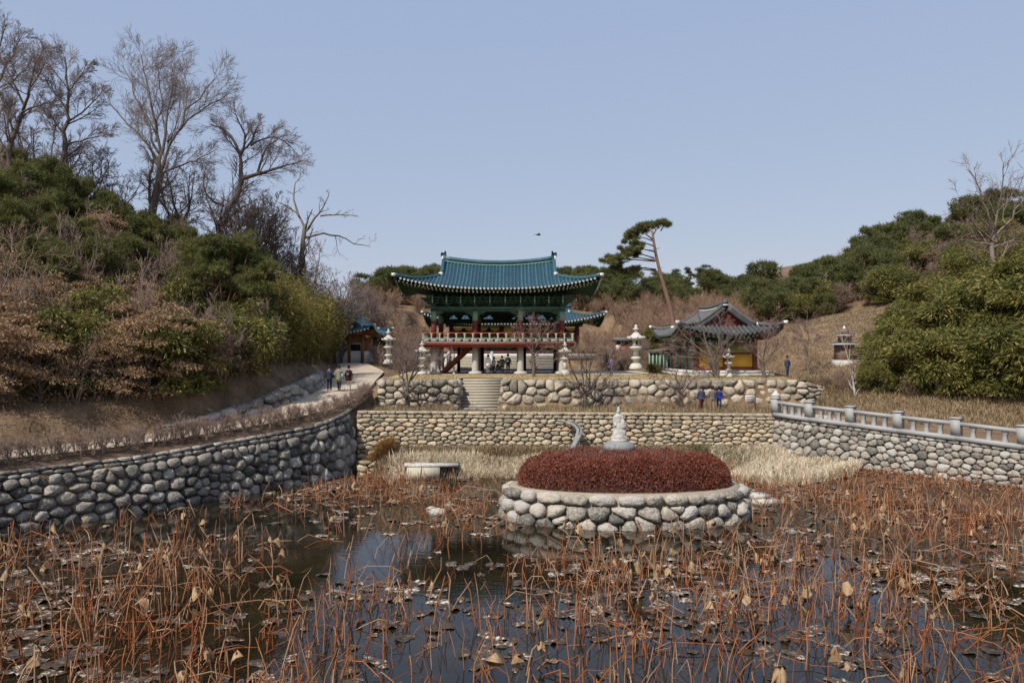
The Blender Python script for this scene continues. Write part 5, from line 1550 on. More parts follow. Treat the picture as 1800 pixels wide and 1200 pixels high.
px_tree("bare_tree", "pinkish bare tree rising above the evergreens at the right edge", 66,
        [([(1742,470),(1744,440),(1748,410)],1,.85), ([(1748,410),(1732,360),(1715,320),(1705,300)],.5,.1), ([(1748,410),(1758,350),(1766,310),(1765,285)],.55,.1), ([(1746,425),(1712,395),(1692,360),(1686,350)],.45,.1), ([(1748,420),(1780,380),(1800,345),(1815,325)],.5,.1), ([(1745,435),(1775,425),(1810,415)],.4,.1), ([(1745,430),(1700,425),(1680,420)],.4,.1)],
        .20, LV_S[:1] + [dict(nch=5, tr=(.2, 1), lr=(.4, .7), ang=(40, 14), segs=3, wander=.15, up=.05, rr=.6), dict(nch=4, tr=(.2, 1), lr=(.4, .8), ang=(36, 14), segs=2, wander=.12, up=.03, rr=.7)], 60, tmat="bark_pale", wmat="twig_purple", zscale=1.0, rmin=.012)
px_tree("bare_tree", "pale-twigged bare tree leaning in from the left edge over dark shrubs", 41,
        [([(-60,640),(-40,600),(-10,560)],1,.85), ([(-10,560),(25,545),(60,510),(85,470)],.5,.1), ([(-10,560),(30,520),(45,470),(60,430)],.5,.1), ([(-20,575),(30,590),(70,575),(110,545)],.45,.1), ([(-10,560),(10,500),(20,450),(22,410)],.45,.1)],
        .12, LV_S, 61, tmat="bark_pale", wmat="twig_tan", zscale=1.0, rmin=.010)

# ------------------------------------------------------------------ foliage
def rand_dir(r, n, up=0.0):
    d = r.normal(size=(n, 3)); d[:, 2] += up
    return unit(d)
def leaf_quads(C, D, L, Wd, r):
    n = len(C)
    s = unit(np.cross(D, rand_dir(r, n)))
    L = (L * r.uniform(.7, 1.3, n))[:, None]; Wd = (Wd * r.uniform(.7, 1.3, n))[:, None]
    V = np.stack([C, C + D * L * .45 + s * Wd * .5, C + D * L, C + D * L * .45 - s * Wd * .5], 1).reshape(-1, 3)
    return V, np.arange(4 * n).reshape(-1, 4)
def tufts(C, k, L, Wd, r, up=.25, spread=1.0):
    """needle tufts: k thin triangles radiating from each centre"""
    n = len(C)
    Cc = np.repeat(C, k, 0)
    d = rand_dir(r, n * k, up)
    s = unit(np.cross(d, rand_dir(r, n * k)))
    ln = (L * r.uniform(.7, 1.25, n * k))[:, None]
    V = np.stack([Cc - s * Wd * .5, Cc + s * Wd * .5, Cc + d * ln], 1).reshape(-1, 3)
    return V, np.arange(3 * n * k).reshape(-1, 3)
def clump_pts(r, n_cl, rad, cl_r, per, base=0.0, flat=.75, shell=.62, surf=.6):
    """points around clumps spread through an ellipsoid of radii rad, bottom at z=base"""
    d = rand_dir(r, n_cl, .25)
    c = d * (r.uniform(surf, 1.0, n_cl) ** .6)[:, None] * np.array(rad)
    c[:, 2] += base + rad[2] * .75
    cr = cl_r * r.uniform(.6, 1.35, n_cl)
    pd = rand_dir(r, n_cl * per, .2)
    p = np.repeat(c, per, 0) + pd * (np.repeat(cr, per) * r.uniform(shell, 1.0, n_cl * per))[:, None] * np.array([1, 1, flat])
    keep = p[:, 2] > base + .05
    return p[keep], np.repeat(c, per, 0)[keep], pd[keep], c
def limb_mesh(c, r, r0=.10, base=(0, 0, -.2), frac=1.0):
    c = c[r.uniform(size=len(c)) < frac] if frac < 1 else c
    mb = MB()
    n = len(c)
    st_ = np.zeros((n, 3)); hz = np.clip(c[:, 2] * r.uniform(.15, .6, n), 0, None); st_[:, 2] = hz; st_[:, :2] = 0
    mid = st_ * .45 + c * .55 + r.normal(0, .12, (n, 3)); mid[:, 2] -= .05
    P = np.stack([st_, mid, c], 1)
    V, Fq = tubes(P, np.stack([np.full(n, r0 * .5), np.full(n, r0 * .3), np.full(n, r0 * .1)], 1), 4)
    mb.add(V, Fq)
    top = float(c[:, 2].max()) * .75
    mb.tube([base, (0, 0, top * .5), (0, 0, top)], [r0 * 1.3, r0, r0 * .3], 6)
    return mb.mesh("trunk", True)
def proto(kind, seed):
    r = np.random.default_rng(seed)
    if kind == "pine_bush":      # young pine, about 4 m tall, 4 m wide, tiered
        p, cc, pd, c = clump_pts(r, 70, (1.75, 1.75, 1.9), .46, 60, base=.25, flat=.5)
        V, Fa = tufts(p, 7, .21, .028, r, .45)
        return [("trunk", limb_mesh(c, r, .11), "pine_bark"), ("crown", mk_mesh("crown", V, [Fa]), "pine")]
    if kind == "pine_big":
        p, cc, pd, c = clump_pts(r, 130, (1.7, 1.7, 2.0), .40, 110, base=.3, flat=.5, shell=.4, surf=.35)
        V, Fa = tufts(p, 7, .14, .019, r, .45)
        return [("trunk", limb_mesh(c, r, .11), "pine_bark"), ("crown", mk_mesh("crown", V, [Fa]), "pine")]
    if kind == "pine_far":       # distant pine, light
        p, cc, pd, c = clump_pts(r, 34, (1.5, 1.5, 1.6), .58, 22, base=.9, flat=.5)
        V, Fa = tufts(p, 6, .38, .06, r, .35)
        return [("trunk", limb_mesh(c, r, .09), "pine_bark"), ("crown", mk_mesh("crown", V, [Fa]), "pine_far")]
    if kind == "dead_shrub":     # brown leaves kept through winter, in flat layered sprays
        n_cl = 34; per = 130
        d_ = rand_dir(r, n_cl, .2); c = d_ * (r.uniform(.3, 1.0, n_cl) ** .6)[:, None] * np.array([1.45, 1.45, 1.2]); c[:, 2] += 1.3
        cr = r.uniform(.35, .8, n_cl)
        out = unit(c * np.array([1, 1, 0]) + r.normal(0, .1, c.shape))
        pd = rand_dir(r, n_cl * per); rad = r.uniform(0, 1, n_cl * per) ** .5
        q = pd * (np.repeat(cr, per) * rad)[:, None] * np.array([1, 1, .13])
        q[:, 2] -= .22 * (q * np.repeat(out, per, 0)).sum(1)
        p = np.repeat(c, per, 0) + q
        k_ = p[:, 2] > .08; p, pd = p[k_], pd[k_]
        d = unit(pd * np.array([1, 1, .2]) + np.array([0, 0, -.3]) + r.normal(0, .35, p.shape))
        V, Fa = leaf_quads(p, d, .12, .045, r)
        return [("trunk", limb_mesh(c, r, .06), "bark"), ("crown", mk_mesh("crown", V, [Fa]), "deadleaf")]
    if kind == "scrub":          # leafless scrub, see-through, with a few clinging leaves
        limbs = []
        for k in range(11):
            a = r.uniform(0, 6.28); e = np.array([math.cos(a) * r.uniform(.3, 1.25), math.sin(a) * r.uniform(.3, 1.25), r.uniform(1.3, 2.3)])
            limbs.append(([(r.normal(0, .1), r.normal(0, .1), -.1), tuple(e * .5 + np.array([0, 0, .15])), tuple(e)], .035, .010))
        tk, tw = bare_mesh("scrub", limbs, [dict(nch=6, tr=(.15, 1), lr=(.3, .6), ang=(40, 14), segs=3, wander=.18, up=.08, rr=.6), dict(nch=6, tr=(.2, 1), lr=(.4, .75), ang=(38, 14), segs=2, wander=.16, up=.05, rr=.7), dict(nch=3, tr=(.3, 1), lr=(.4, .8), ang=(35, 14), segs=1, wander=.1, up=.05, rr=.8)], r, .0085, (4, 3, 3, 3))
        p, cc, pd, c = clump_pts(r, 45, (1.4, 1.4, 1.0), .5, 26, base=.05, flat=.7, shell=.1)
        V, Fa = leaf_quads(p, unit(pd + np.array([0, 0, .3])), .12, .045, r)
        return [("stems", tk, "twig_hedge"), ("twigs", tw, "twig_hedge"), ("leaves", mk_mesh("leaves", V, [Fa]), "brownscrub")]
    if kind == "evergreen":      # broad-leaved evergreen with drooping leaf sprays and gaps between them
        n_cl = 25
        d_ = rand_dir(r, n_cl, .35); c = d_ * (r.uniform(.35, 1.0, n_cl) ** .6)[:, None] * np.array([1.75, 1.75, 1.55]); c[:, 2] += 1.45
        cr = r.uniform(.38, .85, n_cl); per = 300
        pd = rand_dir(r, n_cl * per, .45); rad = r.uniform(.2, 1.0, n_cl * per) ** .4
        p = np.repeat(c, per, 0) + pd * (np.repeat(cr, per) * rad)[:, None] * np.array([1.15, 1.15, .55]) + r.normal(0, .05, (n_cl * per, 3))
        p[:, 2] -= .22 * (pd[:, 0] ** 2 + pd[:, 1] ** 2) * np.repeat(cr, per)
        k_ = p[:, 2] > .1; p, pd = p[k_], pd[k_]
        d = unit(pd * np.array([1, 1, .35]) + np.array([0, 0, -.40]) + r.normal(0, .28, p.shape))
        V, Fa = leaf_quads(p, d, .23, .062, r)
        return [("trunk", limb_mesh(c, r, .07), "bark"), ("crown", mk_mesh("crown", V, [Fa]), "evergreen")]
    if kind == "bamboo":         # feathery yellow-green bamboo
        n = 46
        a = r.uniform(0, 6.28, n); rr = .9 * np.sqrt(r.uniform(0, 1, n))
        b = np.stack([np.cos(a) * rr, np.sin(a) * rr, np.zeros(n)], 1)
        t = b * r.uniform(1.6, 3.0, n)[:, None] + np.array([0, 0, 1]) * r.uniform(2.4, 4.3, n)[:, None]
        mid = b * 1.15 + (t - b) * .55; mid[:, 2] += .25
        P = np.stack([b, mid, t], 1)
        V, Fq = tubes(P, np.tile(np.array([[.022, .016, .006]]), (n, 1)), 4)
        st_ = MB().add(V, Fq).mesh("stems", True)
        m = 150
        tt = r.uniform(.25, 1.02, (n, m))[..., None]
        q = (1 - tt) ** 2 * b[:, None] + 2 * tt * (1 - tt) * mid[:, None] + tt ** 2 * t[:, None]
        q = q.reshape(-1, 3) + r.normal(0, .27, (n * m, 3))
        d = unit(r.normal(0, 1, (n * m, 3)) * np.array([1, 1, .4]) + np.array([0, 0, -.55]))
        V, Fa = leaf_quads(q, d, .26, .05, r)
        return [("stems", st_, "bamboo"), ("crown", mk_mesh("crown", V, [Fa]), "bamboo")]
PR = {k: [proto(k, 100 + 7 * i + len(k)) for i in range(n)] for k, n in dict(pine_big=1, pine_bush=3, pine_far=4, dead_shrub=3, scrub=3, evergreen=3, bamboo=3).items()}
_cnt = {}
def plant(kind, name, label, cat, loc, scale, group=None, sx=1.0, sz=1.0):
    i = _cnt.get(kind, 0); _cnt[kind] = i + 1
    if loc[0] < -11 and loc[1] < 80:
        sz *= dict(dead_shrub=1.4, scrub=1.45, evergreen=1.25, pine_bush=1.25, bamboo=1.12).get(kind, 1.0)
    o = thing(name, label, cat, loc, (i * 2.39) % 6.28, (scale * sx, scale * sx, scale * sz), group)
    for nm, me, mt in PR[kind][i % len(PR[kind])]:
        link(nm, me, mt, o)
    return o
def plant_px(kind, name, label, cat, x, y, scale, group=None, **k):
    p = hit(x, y)
    if x < 640 and p[1] > 84:
        return None
    return plant(kind, name, label, cat, (p[0], p[1], p[2] - .1), scale, group, **k)

# --- left slope: named big ones
plant_px("pine_big", "pine_tree", "large bushy green pine in the middle of the left slope", "pine tree", 392, 618, 2.1)
plant_px("pine_bush", "pine_tree", "bushy pine touching the large pine on its upper left, mid slope", "pine tree", 330, 545, 1.35)
plant_px("dead_shrub", "shrub", "pale tan shrub with dry leaves brightest at the foot of the left slope", "shrub", 262, 700, 1.55)
plant_px("dead_shrub", "shrub", "tan dry-leaved shrub left of the brightest one near the slope's foot", "shrub", 205, 672, 1.35)
grp = "dark pines massed on the left slope"
for x, y, s in [(30,440,1.7),(85,430,1.7),(140,450,1.6),(60,500,1.6),(190,470,1.5),(10,520,1.6),(130,520,1.5),(250,500,1.5),(300,480,1.4),(380,480,1.3),(355,455,1.3),(200,400,1.2),(260,430,1.3),(30,370,1.4),(110,385,1.3),(165,560,1.4),(440,560,1.3),(470,540,1.2),(-30,450,1.7),(225,545,1.4),(75,570,1.4)]:
    w_ = "near the ridge" if y < 450 else ("at mid height" if y < 515 else "low")
    w2 = "left edge" if x < 100 else ("middle" if x < 270 else "large pine")
    plant_px("pine_bush", "pine_tree", "dark young pine %s on the left slope, towards the %s" % (w_, w2), "pine tree", x, y, s * .78, "young pines %s on the left slope, %s" % (w_, w2))
grp = "dry brown shrubs on the left slope"
for x, y, s in [(120,640,1.3),(60,620,1.3),(90,690,1.2),(150,690,1.2),(330,690,1.2),(180,610,1.2),(260,610,1.2),(310,615,1.2),(20,690,1.3),(40,560,1.2),(240,470,1.1),(265,455,1.1),(290,520,1.1),(215,440,1.0),(-40,640,1.3),(180,390,1.0),(330,500,1.0),(240,590,1.1),(140,590,1.1),(495,500,1.0),(515,520,1.0),(470,490,1.0)]:
    if int(x) % 4 < 2:
        plant_px("dead_shrub", "shrub", "dry brown-leaved shrub among the growth on the left slope", "shrub", x, y, s, grp)
    elif int(x) % 4 == 2:
        plant_px("evergreen", "shrub", "dark leafy evergreen shrub wedged between dry bushes on the left slope", "shrub", x, y, s * .9, "evergreen shrubs among dry bushes, left slope")
    else:
        plant_px("scrub", "shrub", "twiggy brown shrub wedged between dry bushes on the left slope", "shrub", x, y, s * 1.1, "twiggy shrubs among dry bushes, left slope")
for q_, (x, y, s) in enumerate([(70,715,1.15),(130,712,1.1),(205,712,1.1),(300,708,1.15),(345,690,1.2),(385,672,1.2),(425,660,1.2),(460,655,1.2),(15,715,1.2),(360,650,1.2),(-30,715,1.2),(170,650,1.2),(250,650,1.1),(90,650,1.2),(410,620,1.2),(30,650,1.2),(460,610,1.2),(175,345,1.0),(215,372,1.0),(240,395,1.0)]):
    kd = "evergreen" if q_ in (3, 6, 11, 14, 17, 18, 19) else ("scrub" if q_ % 2 else "dead_shrub")
    plant_px(kd, "shrub", dict(evergreen="dark green undergrowth shrub beneath the taller left slope bushes", scrub="leafless brown undergrowth shrub at the foot of the left slope", dead_shrub="dry tan undergrowth shrub at the foot of the left slope")[kd], "shrub", x, y, s,
             dict(evergreen="dark evergreen undergrowth on the left slope", scrub="leafless undergrowth on the left slope", dead_shrub="dry tan undergrowth on the left slope")[kd])
rl_ = np.random.default_rng(78)
for q_ in range(46):
    x = rl_.uniform(-30, 470); yt = np.interp(x, [0, 100, 265, 395, 520], [330, 350, 430, 480, 560]); y = yt + (700 - x * .1 - yt) * rl_.uniform(.08, .97)
    kd = "scrub" if q_ % 3 else "dead_shrub"
    plant_px(kd, "shrub", "leafless brown bush mixed among the pines of the left slope" if kd == "scrub" else "dry tan-leaved bush mixed among the pines of the left slope", "shrub", x, y, rl_.uniform(.8, 1.5),
             "leafless bushes mixed on the left slope" if kd == "scrub" else "dry tan bushes mixed on the left slope")
grp = "yellow-green bamboo beside the rising path"
for x, y, s in [(480,640,1.15),(510,636,1.2),(540,640,1.2),(565,634,1.15),(585,632,1.0),(500,600,1.2),(530,600,1.2),(555,600,1.1),(470,600,1.2),(520,565,1.1),(490,565,1.1),(545,570,1.0),(440,628,1.1),(455,585,1.1),(575,600,1.0),(592,612,.9),(600,630,.8)]:
    plant_px("bamboo", "bamboo", "feathery yellow-green bamboo clump beside the upper path", "bamboo", x, y, s, grp)
grp = "brown scrub on the left ridge"
rr_ = np.random.default_rng(77)
for k in range(46):
    x = rr_.uniform(-20, 670); y = np.interp(x, [0, 100, 265, 395, 520, 600, 660], [345, 360, 430, 470, 545, 585, 600]) + rr_.uniform(-10, 30)
    p = hit(x, y)
    if Hpt(p[0], p[1]) > 5.8 and sd_poly(np.array([p[0]]), np.array([p[1]]), [(-20.5,78),(-13.6,78),(-13,92),(-21.5,92)])[0] > 1.0:
        plant("scrub", "shrub", "leafless brown scrub bush on the left ridge below the bare trees", "shrub", (p[0], p[1], p[2] - .1), rr_.uniform(.8, 1.3), grp)

# --- right side: evergreen thicket
grp = "glossy evergreen thicket on the right bank"
for k, (x, y, s) in enumerate([(1570,678,1.0),(1548,682,.6),(1610,688,1.2),(1650,692,1.0),(1690,695,1.3),(1735,696,1.1),(1780,700,1.35),(1835,700,1.4),(1562,640,.9),(1605,635,1.3),(1650,630,1.2),(1695,628,1.5),(1740,625,1.2),(1790,620,1.6),
             (1840,620,1.6),(1590,592,1.0),(1630,580,1.3),(1680,572,1.1),(1730,565,1.5),(1785,555,1.3),(1840,550,1.6),(1655,540,1.0),(1700,520,1.3),(1750,510,1.1),(1800,495,1.4),(1620,552,.8),(1850,480,1.4),(1592,568,.7),(1558,612,.6),(1532,655,.75),(1540,690,.6),(1535,620,.55)]):
    row = "front row" if y >= 670 else ("middle rows" if y >= 600 else "upper slope")
    side = "left end" if x < 1600 else ("middle" if x < 1720 else "right end")
    plant_px("evergreen", "shrub", "glossy evergreen bush, %s of the right bank thicket, towards its %s" % (row, side), "shrub", x, y, s, "evergreen thicket on the right bank, %s, %s" % (row, side), sz=1.05)
garden("small dark conifer seedling in front of the evergreen thicket", 49.0,
       [([(1664,692),(1664,670),(1664,640)],1,.4), ([(1664,685),(1645,672),(1630,668)],.5,.1), ([(1664,685),(1684,672),(1700,668)],.5,.1), ([(1664,670),(1650,658),(1640,655)],.4,.1), ([(1664,670),(1678,658),(1690,656)],.4,.1)], .05, 62, wmat="pine", tmat="bark")
# scrub and low trees on the right hill between thicket and wood
grp = "brown scrub on the right hillside"
for k in range(95):
    x = rr_.uniform(1300, 1830); y0 = np.interp(x, [1300, 1400, 1550, 1700, 1830], [560, 560, 530, 480, 440]); y = y0 - rr_.uniform(-8, 45)
    p = hit(x, y)
    kd = "scrub" if rr_.uniform() < .6 else "evergreen"
    if sd_poly(np.array([p[0]]), np.array([p[1]]), [(11, 58), (21, 58), (21, 78), (11, 78)])[0] > 1.5:
        plant(kd, "shrub", "brown leafless scrub bush on the right hillside" if kd == "scrub" else "low green bush among scrub on the right hillside", "shrub", (p[0], p[1], p[2] - .1), rr_.uniform(.9, 1.5), grp if kd == "scrub" else "low green bushes on the right hillside")
# the wood of pines on the far right hill and along the back ridge
grp = "pines covering the far right hill"
for k in range(150):
    D = rr_.uniform(98, 132); x = rr_.uniform(1290, 1860)
    X_ = (x - 900) / F * D
    z_ = Hpt(X_, D)
    if k % 5 in (1, 3):
        plant("scrub", "shrub", "leafless brown scrub among the pines of the far right hill", "shrub", (X_, D, z_ - .1), rr_.uniform(1.3, 1.9), "scrub in the far right wood")
    else:
        plant("pine_far", "pine_tree", "small pine in the wood covering the far right hill", "pine tree", (X_, D, z_ - .1), rr_.uniform(.7, 1.7), grp, sz=rr_.uniform(.8, 1.35))
grp = "pines along the back ridge"
for k in range(95):
    D = rr_.uniform(128, 156); x = rr_.uniform(620, 1340)
    X_ = (x - 900) / F * D
    z_ = Hpt(X_, D)
    plant("pine_far", "pine_tree", "low pine in the belt along the ridge behind the pavilion", "pine tree", (X_, D, z_ - .1), rr_.uniform(.9, 1.7), grp)
def light_scrub(seed):
    r = np.random.default_rng(seed)
    limbs = []
    for k in range(9):
        a = r.uniform(0, 6.28); e = np.array([math.cos(a) * r.uniform(.3, 1.3), math.sin(a) * r.uniform(.3, 1.3), r.uniform(1.2, 2.3)])
        limbs.append(([(0, 0, -.1), tuple(e * .5 + np.array([0, 0, .15])), tuple(e)], .04, .015))
    P = np.array([smooth_poly(l[0], 4) for l in limbs]); R = np.tile(np.linspace(.04, .015, 4), (9, 1))
    mb = MB(); V, Fq = tubes(P, R, 3); mb.add(V, Fq)
    for nch, lr in ((6, (.3, .6)), (5, (.4, .8))):
        P, R = grow(P, R, nch=nch, tr=(.15, 1), lr=lr, ang=(40, 14), segs=1, wander=.15, up=.08, rr=.6, r=r, rmin=.014)
        V, Fq = tubes(P, R, 3); mb.add(V, Fq)
    return np.concatenate(mb.V), np.concatenate(mb.Fs)
LS = [light_scrub(500 + i) for i in range(4)]
mb = MB()
for k in range(520):
    D = rr_.uniform(90, 142); x = rr_.uniform(640, 1330)
    X_ = (x - 900) / F * D
    if (abs(X_ - .3) < 13.2 and 103 < D < 121) or (abs(X_) < 9.5 and D < 104):
        continue
    z_ = Hpt(X_, D); V, Fq = LS[k % 4]; a = rr_.uniform(0, 6.28); s_ = rr_.uniform(.7, 1.4)
    R_ = np.array([[math.cos(a), math.sin(a), 0], [-math.sin(a), math.cos(a), 0], [0, 0, 1]])
    mb.add(V @ R_ * s_ + np.array([X_, D, z_ - .1]), Fq)
stuff(mb.obj("hillside_scrub", "twig_russet"), "russet leafless scrub covering the slope behind the pavilion", "scrub")
mb = MB()
for k in range(150):
    if k % 3:
        X_, Y_ = rr_.uniform(9.5, 26), rr_.uniform(79, 98)
    else:
        X_, Y_ = rr_.uniform(-14, -9.6), rr_.uniform(66, 100)
    if sd_poly(np.array([X_]), np.array([Y_]), PATHP)[0] < .8 or sd_poly(np.array([X_]), np.array([Y_]), [(-20.5,78),(-13.6,78),(-13,92),(-21.5,92)])[0] < .6:
        continue
    V, Fq = LS[k % 4]; a = rr_.uniform(0, 6.28); s_ = rr_.uniform(.5, .95)
    R_ = np.array([[math.cos(a), math.sin(a), 0], [-math.sin(a), math.cos(a), 0], [0, 0, 1]])
    mb.add(V @ R_ * s_ + np.array([X_, Y_, Hpt(X_, Y_) - .1]), Fq)
stuff(mb.obj("courtyard_scrub", "twig_hedge"), "low brown leafless scrub around the courtyard edges", "scrub")
# bushes on the terrace
for x, y, s, kd, lb in [(1150,655,.95,"scrub","brown twiggy bush left of the small hall beneath its roof corner"), (1185,655,1.05,"scrub","brown twiggy bush touching the small hall's left doors"), (1095,650,.75,"scrub","brown bush between the purple jacket and the tall lantern"),
                     (1122,648,.8,"scrub","brown bush at the foot of the tall white lantern"), (1060,650,.8,"scrub","brown bush right of the pavilion corner behind the purple jacket"), (1148,657,.35,"evergreen","small green shrub on the lawn left of the small hall"),
                     (1100,598,.8,"evergreen","round green bush behind the tall white lantern"), (1140,600,.8,"evergreen","green bush behind the lantern, nearer the small hall"), (705,640,.6,"scrub","reddish low bush left of the pavilion behind the bare tree"), (735,645,.6,"scrub","reddish low bush beside the pavilion's left lantern"),
                     (662,640,.7,"scrub","brown bush beside the path near the gatehouse"), (720,615,1.0,"evergreen","green bush left of the pavilion's upper floor")]:
    p = hit(x, y)
    plant(kd, "shrub", lb, "shrub", (p[0], min(p[1], 90), Hpt(p[0], min(p[1], 90)) - .1), s)

# --- leaning red pine
def pad_crown(mb, c, w, d, h, r, n):
    q = r.normal(0, 1, (n, 3)); q = unit(q) * (r.uniform(0, 1, n) ** .45)[:, None]
    q[:, 2] = np.abs(q[:, 2]) * 1.0 - .15
    p = np.array(c) + q * np.array([w / 2, d / 2, h])
    V, Fa = tufts(p, 7, .34, .045, r, .6)
    mb.add(V, Fa)
r = np.random.default_rng(9)
D = 78.0
trk = [(1192,610),(1184,562),(1174,525),(1163,490),(1154,455),(1149,425),(1146,405)]
b3 = PX(*trk[0], D); b3[2] = Hpt(b3[0], b3[1]) - .2
lp = thing("pine_tree", "tall leaning red pine with flat layered crown beside the pavilion", "pine tree", b3)
T_ = MB(); Cn = MB()
tp = np.array([PX(x, y, D) - b3 for x, y in trk]); tp[0] = (0, 0, 0)
tp = smooth_poly(tp, 16)
T_.tube(tp, np.linspace(.30, .11, 16), 9)
z2 = lambda x, y: (x / 3.53 + 1020, y / 3.53 + 360)
for (x, y, w, h, ax_, ay_) in [(410,140,150,50,455,190),(510,118,75,36,450,190),(350,165,90,45,450,215),(320,205,105,55,455,225),(310,285,115,36,460,290),(345,245,70,30,455,255),(240,335,130,48,465,345),(195,358,110,34,465,350),(300,310,80,30,460,330),(290,418,100,28,475,410),(230,400,70,30,470,400),(330,400,60,22,470,405),(540,125,30,20,500,160)]:
    c0 = PX(*z2(x, y), D + r.uniform(-1.6, 1.6)) - b3
    a0 = PX(*z2(ax_, ay_), D) - b3
    mid = .5 * (c0 + a0) + np.array([0, 0, .22])
    T_.tube([a0, mid, c0 - np.array([0, 0, .15])], [.075, .05, .025], 5)
    wm = w / 3.53 / F * D; hm_ = h / 3.53 / F * D
    pad_crown(Cn, c0, wm * 1.05, wm * .95, hm_ * .8, r, int(45 + 62 * wm))
    for _ in range(5):
        pad_crown(Cn, c0 + np.array([r.uniform(-.6, .6) * wm, r.uniform(-.5, .5) * wm, r.uniform(-.5, .5) * hm_]), wm * .35, wm * .35, hm_ * .45, r, int(14 + 22 * wm))
    for _ in range(4):
        e = c0 + np.array([r.uniform(-.45, .45) * wm, r.uniform(-.4, .4) * wm, r.uniform(-.05, .1)])
        T_.tube([c0 * .6 + a0 * .4, e], [.03, .012], 4)
for _ in range(26):
    t = r.uniform(.45, .95); q0 = tp[int(t * 15)]
    T_.tube([q0, q0 + np.array([r.uniform(-1.3, .7), r.uniform(-.8, .8), r.uniform(-.1, .5)])], [.03, .008], 4)
T_.obj("trunk", "pine_bark", lp, True); Cn.obj("crown", "pine", lp)
# three umbrella pines on the back ridge
for (x, yb, yt, w, lb) in [(1187,522,476,34,"umbrella-shaped pine on the back ridge, left of the three"), (1211,518,472,22,"slim umbrella pine on the back ridge between two wider ones"), (1237,520,467,38,"widest umbrella pine on the back ridge, right of the three"), (757,500,466,40,"dark pine crown showing above the pavilion's left eave"),
                           (1000,515,480,30,"dark pine behind the pavilion's right eave"), (1275,520,490,44,"rounded pine on the back ridge right of the umbrella pines")]:
    D2 = 148
    b3 = PX(x, yb, D2); b3[2] = Hpt(b3[0], b3[1]) - .2; tt = PX(x, yt, D2)
    h_ = tt[2] - b3[2]
    o = thing("pine_tree", lb, "pine tree", b3)
    T_, Cn = MB(), MB()
    T_.tube([(0, 0, 0), (.1, 0, h_ * .5), (0, 0, h_ * .95)], [.22, .17, .06], 6)
    wm = w / F * D2
    for k in range(7):
        fz = .5 + .5 * (k / 6); a = r.uniform(0, 6.28); rad = wm * .3 * (1.1 - .6 * abs(fz - .7) * 2)
        c0 = np.array([math.cos(a) * rad * .7, math.sin(a) * rad * .7, h_ * fz * .97])
        T_.tube([(0, 0, c0[2] - .5), tuple(c0)], [.07, .03], 4)
        pad_crown(Cn, c0, wm * .55, wm * .55, .55, r, 110)
    T_.obj("trunk", "pine_bark", o, True); Cn.obj("crown", "pine_far", o)

# ------------------------------------------------------------------ hedge along the left path
def hedge_proto(seed):
    r = np.random.default_rng(seed)
    limbs = []
    for k in range(7):
        a = r.uniform(0, 6.28); e = np.array([math.cos(a) * r.uniform(.1, .34), math.sin(a) * r.uniform(.1, .34), r.uniform(.45, .7)])
        limbs.append(([(0, 0, -.05), tuple(e * .5 + np.array([0, 0, .04])), tuple(e)], .014, .005))
    tk, tw = bare_mesh("hedge_shrub", limbs, [dict(nch=5, tr=(.2, 1), lr=(.3, .6), ang=(38, 14), segs=3, wander=.18, up=.08, rr=.6), dict(nch=5, tr=(.2, 1), lr=(.4, .8), ang=(38, 14), segs=2, wander=.15, up=.05, rr=.7)], r, .0055, (4, 3, 3))
    return tk, tw
HP = [hedge_proto(300 + i) for i in range(5)]
hl_ = smooth_poly(np.array([(x * .45 + nx_ * .55, y * .45 + ny_ * .55, nz_) for (x, y), (nx_, ny_, nz_) in zip([(WL[i][0] - .35, WL[i][1] + .25) for i in (1, 2, 3, 5, 7, 8, 9)] , NEAR[1:8])] + [(-9.7,48,3.8),(-9.45,50,4.1),(-9.3,52.6,4.5)]), 70)
hl_ = hl_[hl_[:, 1] > 24]
for k, p in enumerate(hl_):
    for row in range(2):
        z_ = np.interp(p[1], NEAR[:, 1], NEAR[:, 2]) - .1
        o = thing("hedge_shrub", "small leafless shrub in the hedge row between path and pond wall", "shrub", (p[0] + random.uniform(-.12, .12) - row * .4, p[1] + random.uniform(-.1, .1) + row * .3, z_), random.uniform(0, 6.28), random.uniform(1.2, 1.6) * (1.0 if p[1] < 44 else .75), group="hedge row along the left path")
        link("stems", HP[(k + row) % 5][0], "twig_hedge", o); link("twigs", HP[(k + row) % 5][1], "twig_hedge", o)

# ------------------------------------------------------------------ grasses and reeds (uncountable)
def blades(name, label, cat, X, Y, Z, L, Wd, mat, r, lean=.5, droop=.35):
    n = len(X)
    b = np.stack([X, Y, Z], 1)
    a = r.uniform(0, 6.28, n); le = r.uniform(0, lean, n)
    d = unit(np.stack([np.cos(a) * le, np.sin(a) * le, np.ones(n)], 1))
    ln = (L * r.uniform(.5, 1.25, n))[:, None]
    d2 = unit(d + np.stack([np.cos(a), np.sin(a), np.zeros(n)], 1) * droop * r.uniform(.2, 1.6, n)[:, None] + np.array([0, 0, -.15]))
    s = np.stack([-np.sin(a + r.uniform(-1, 1, n)), np.cos(a), np.zeros(n)], 1) * Wd * .5
    m = b + d * ln * .6; t = m + d2 * ln * .45
    V = np.stack([b - s, b + s, m + s * .8, m - s * .8, t], 1).reshape(-1, 3)
    i = np.arange(n) * 5
    return stuff(link(name, mk_mesh(name, V, [np.stack([i, i + 1, i + 2, i + 3], 1), np.stack([i + 3, i + 2, i + 4], 1)]), mat), label, cat)
r = np.random.default_rng(31)
def scatter(n, x0, x1, y0, y1, fn):
    X = r.uniform(x0, x1, n); Y = r.uniform(y0, y1, n)
    k = fn(X, Y)
    return X[k], Y[k]
island = lambda X, Y: ((X - ISC[0]) / (ISA + .25)) ** 2 + ((Y - ISC[1]) / (ISB + .25)) ** 2 < 1
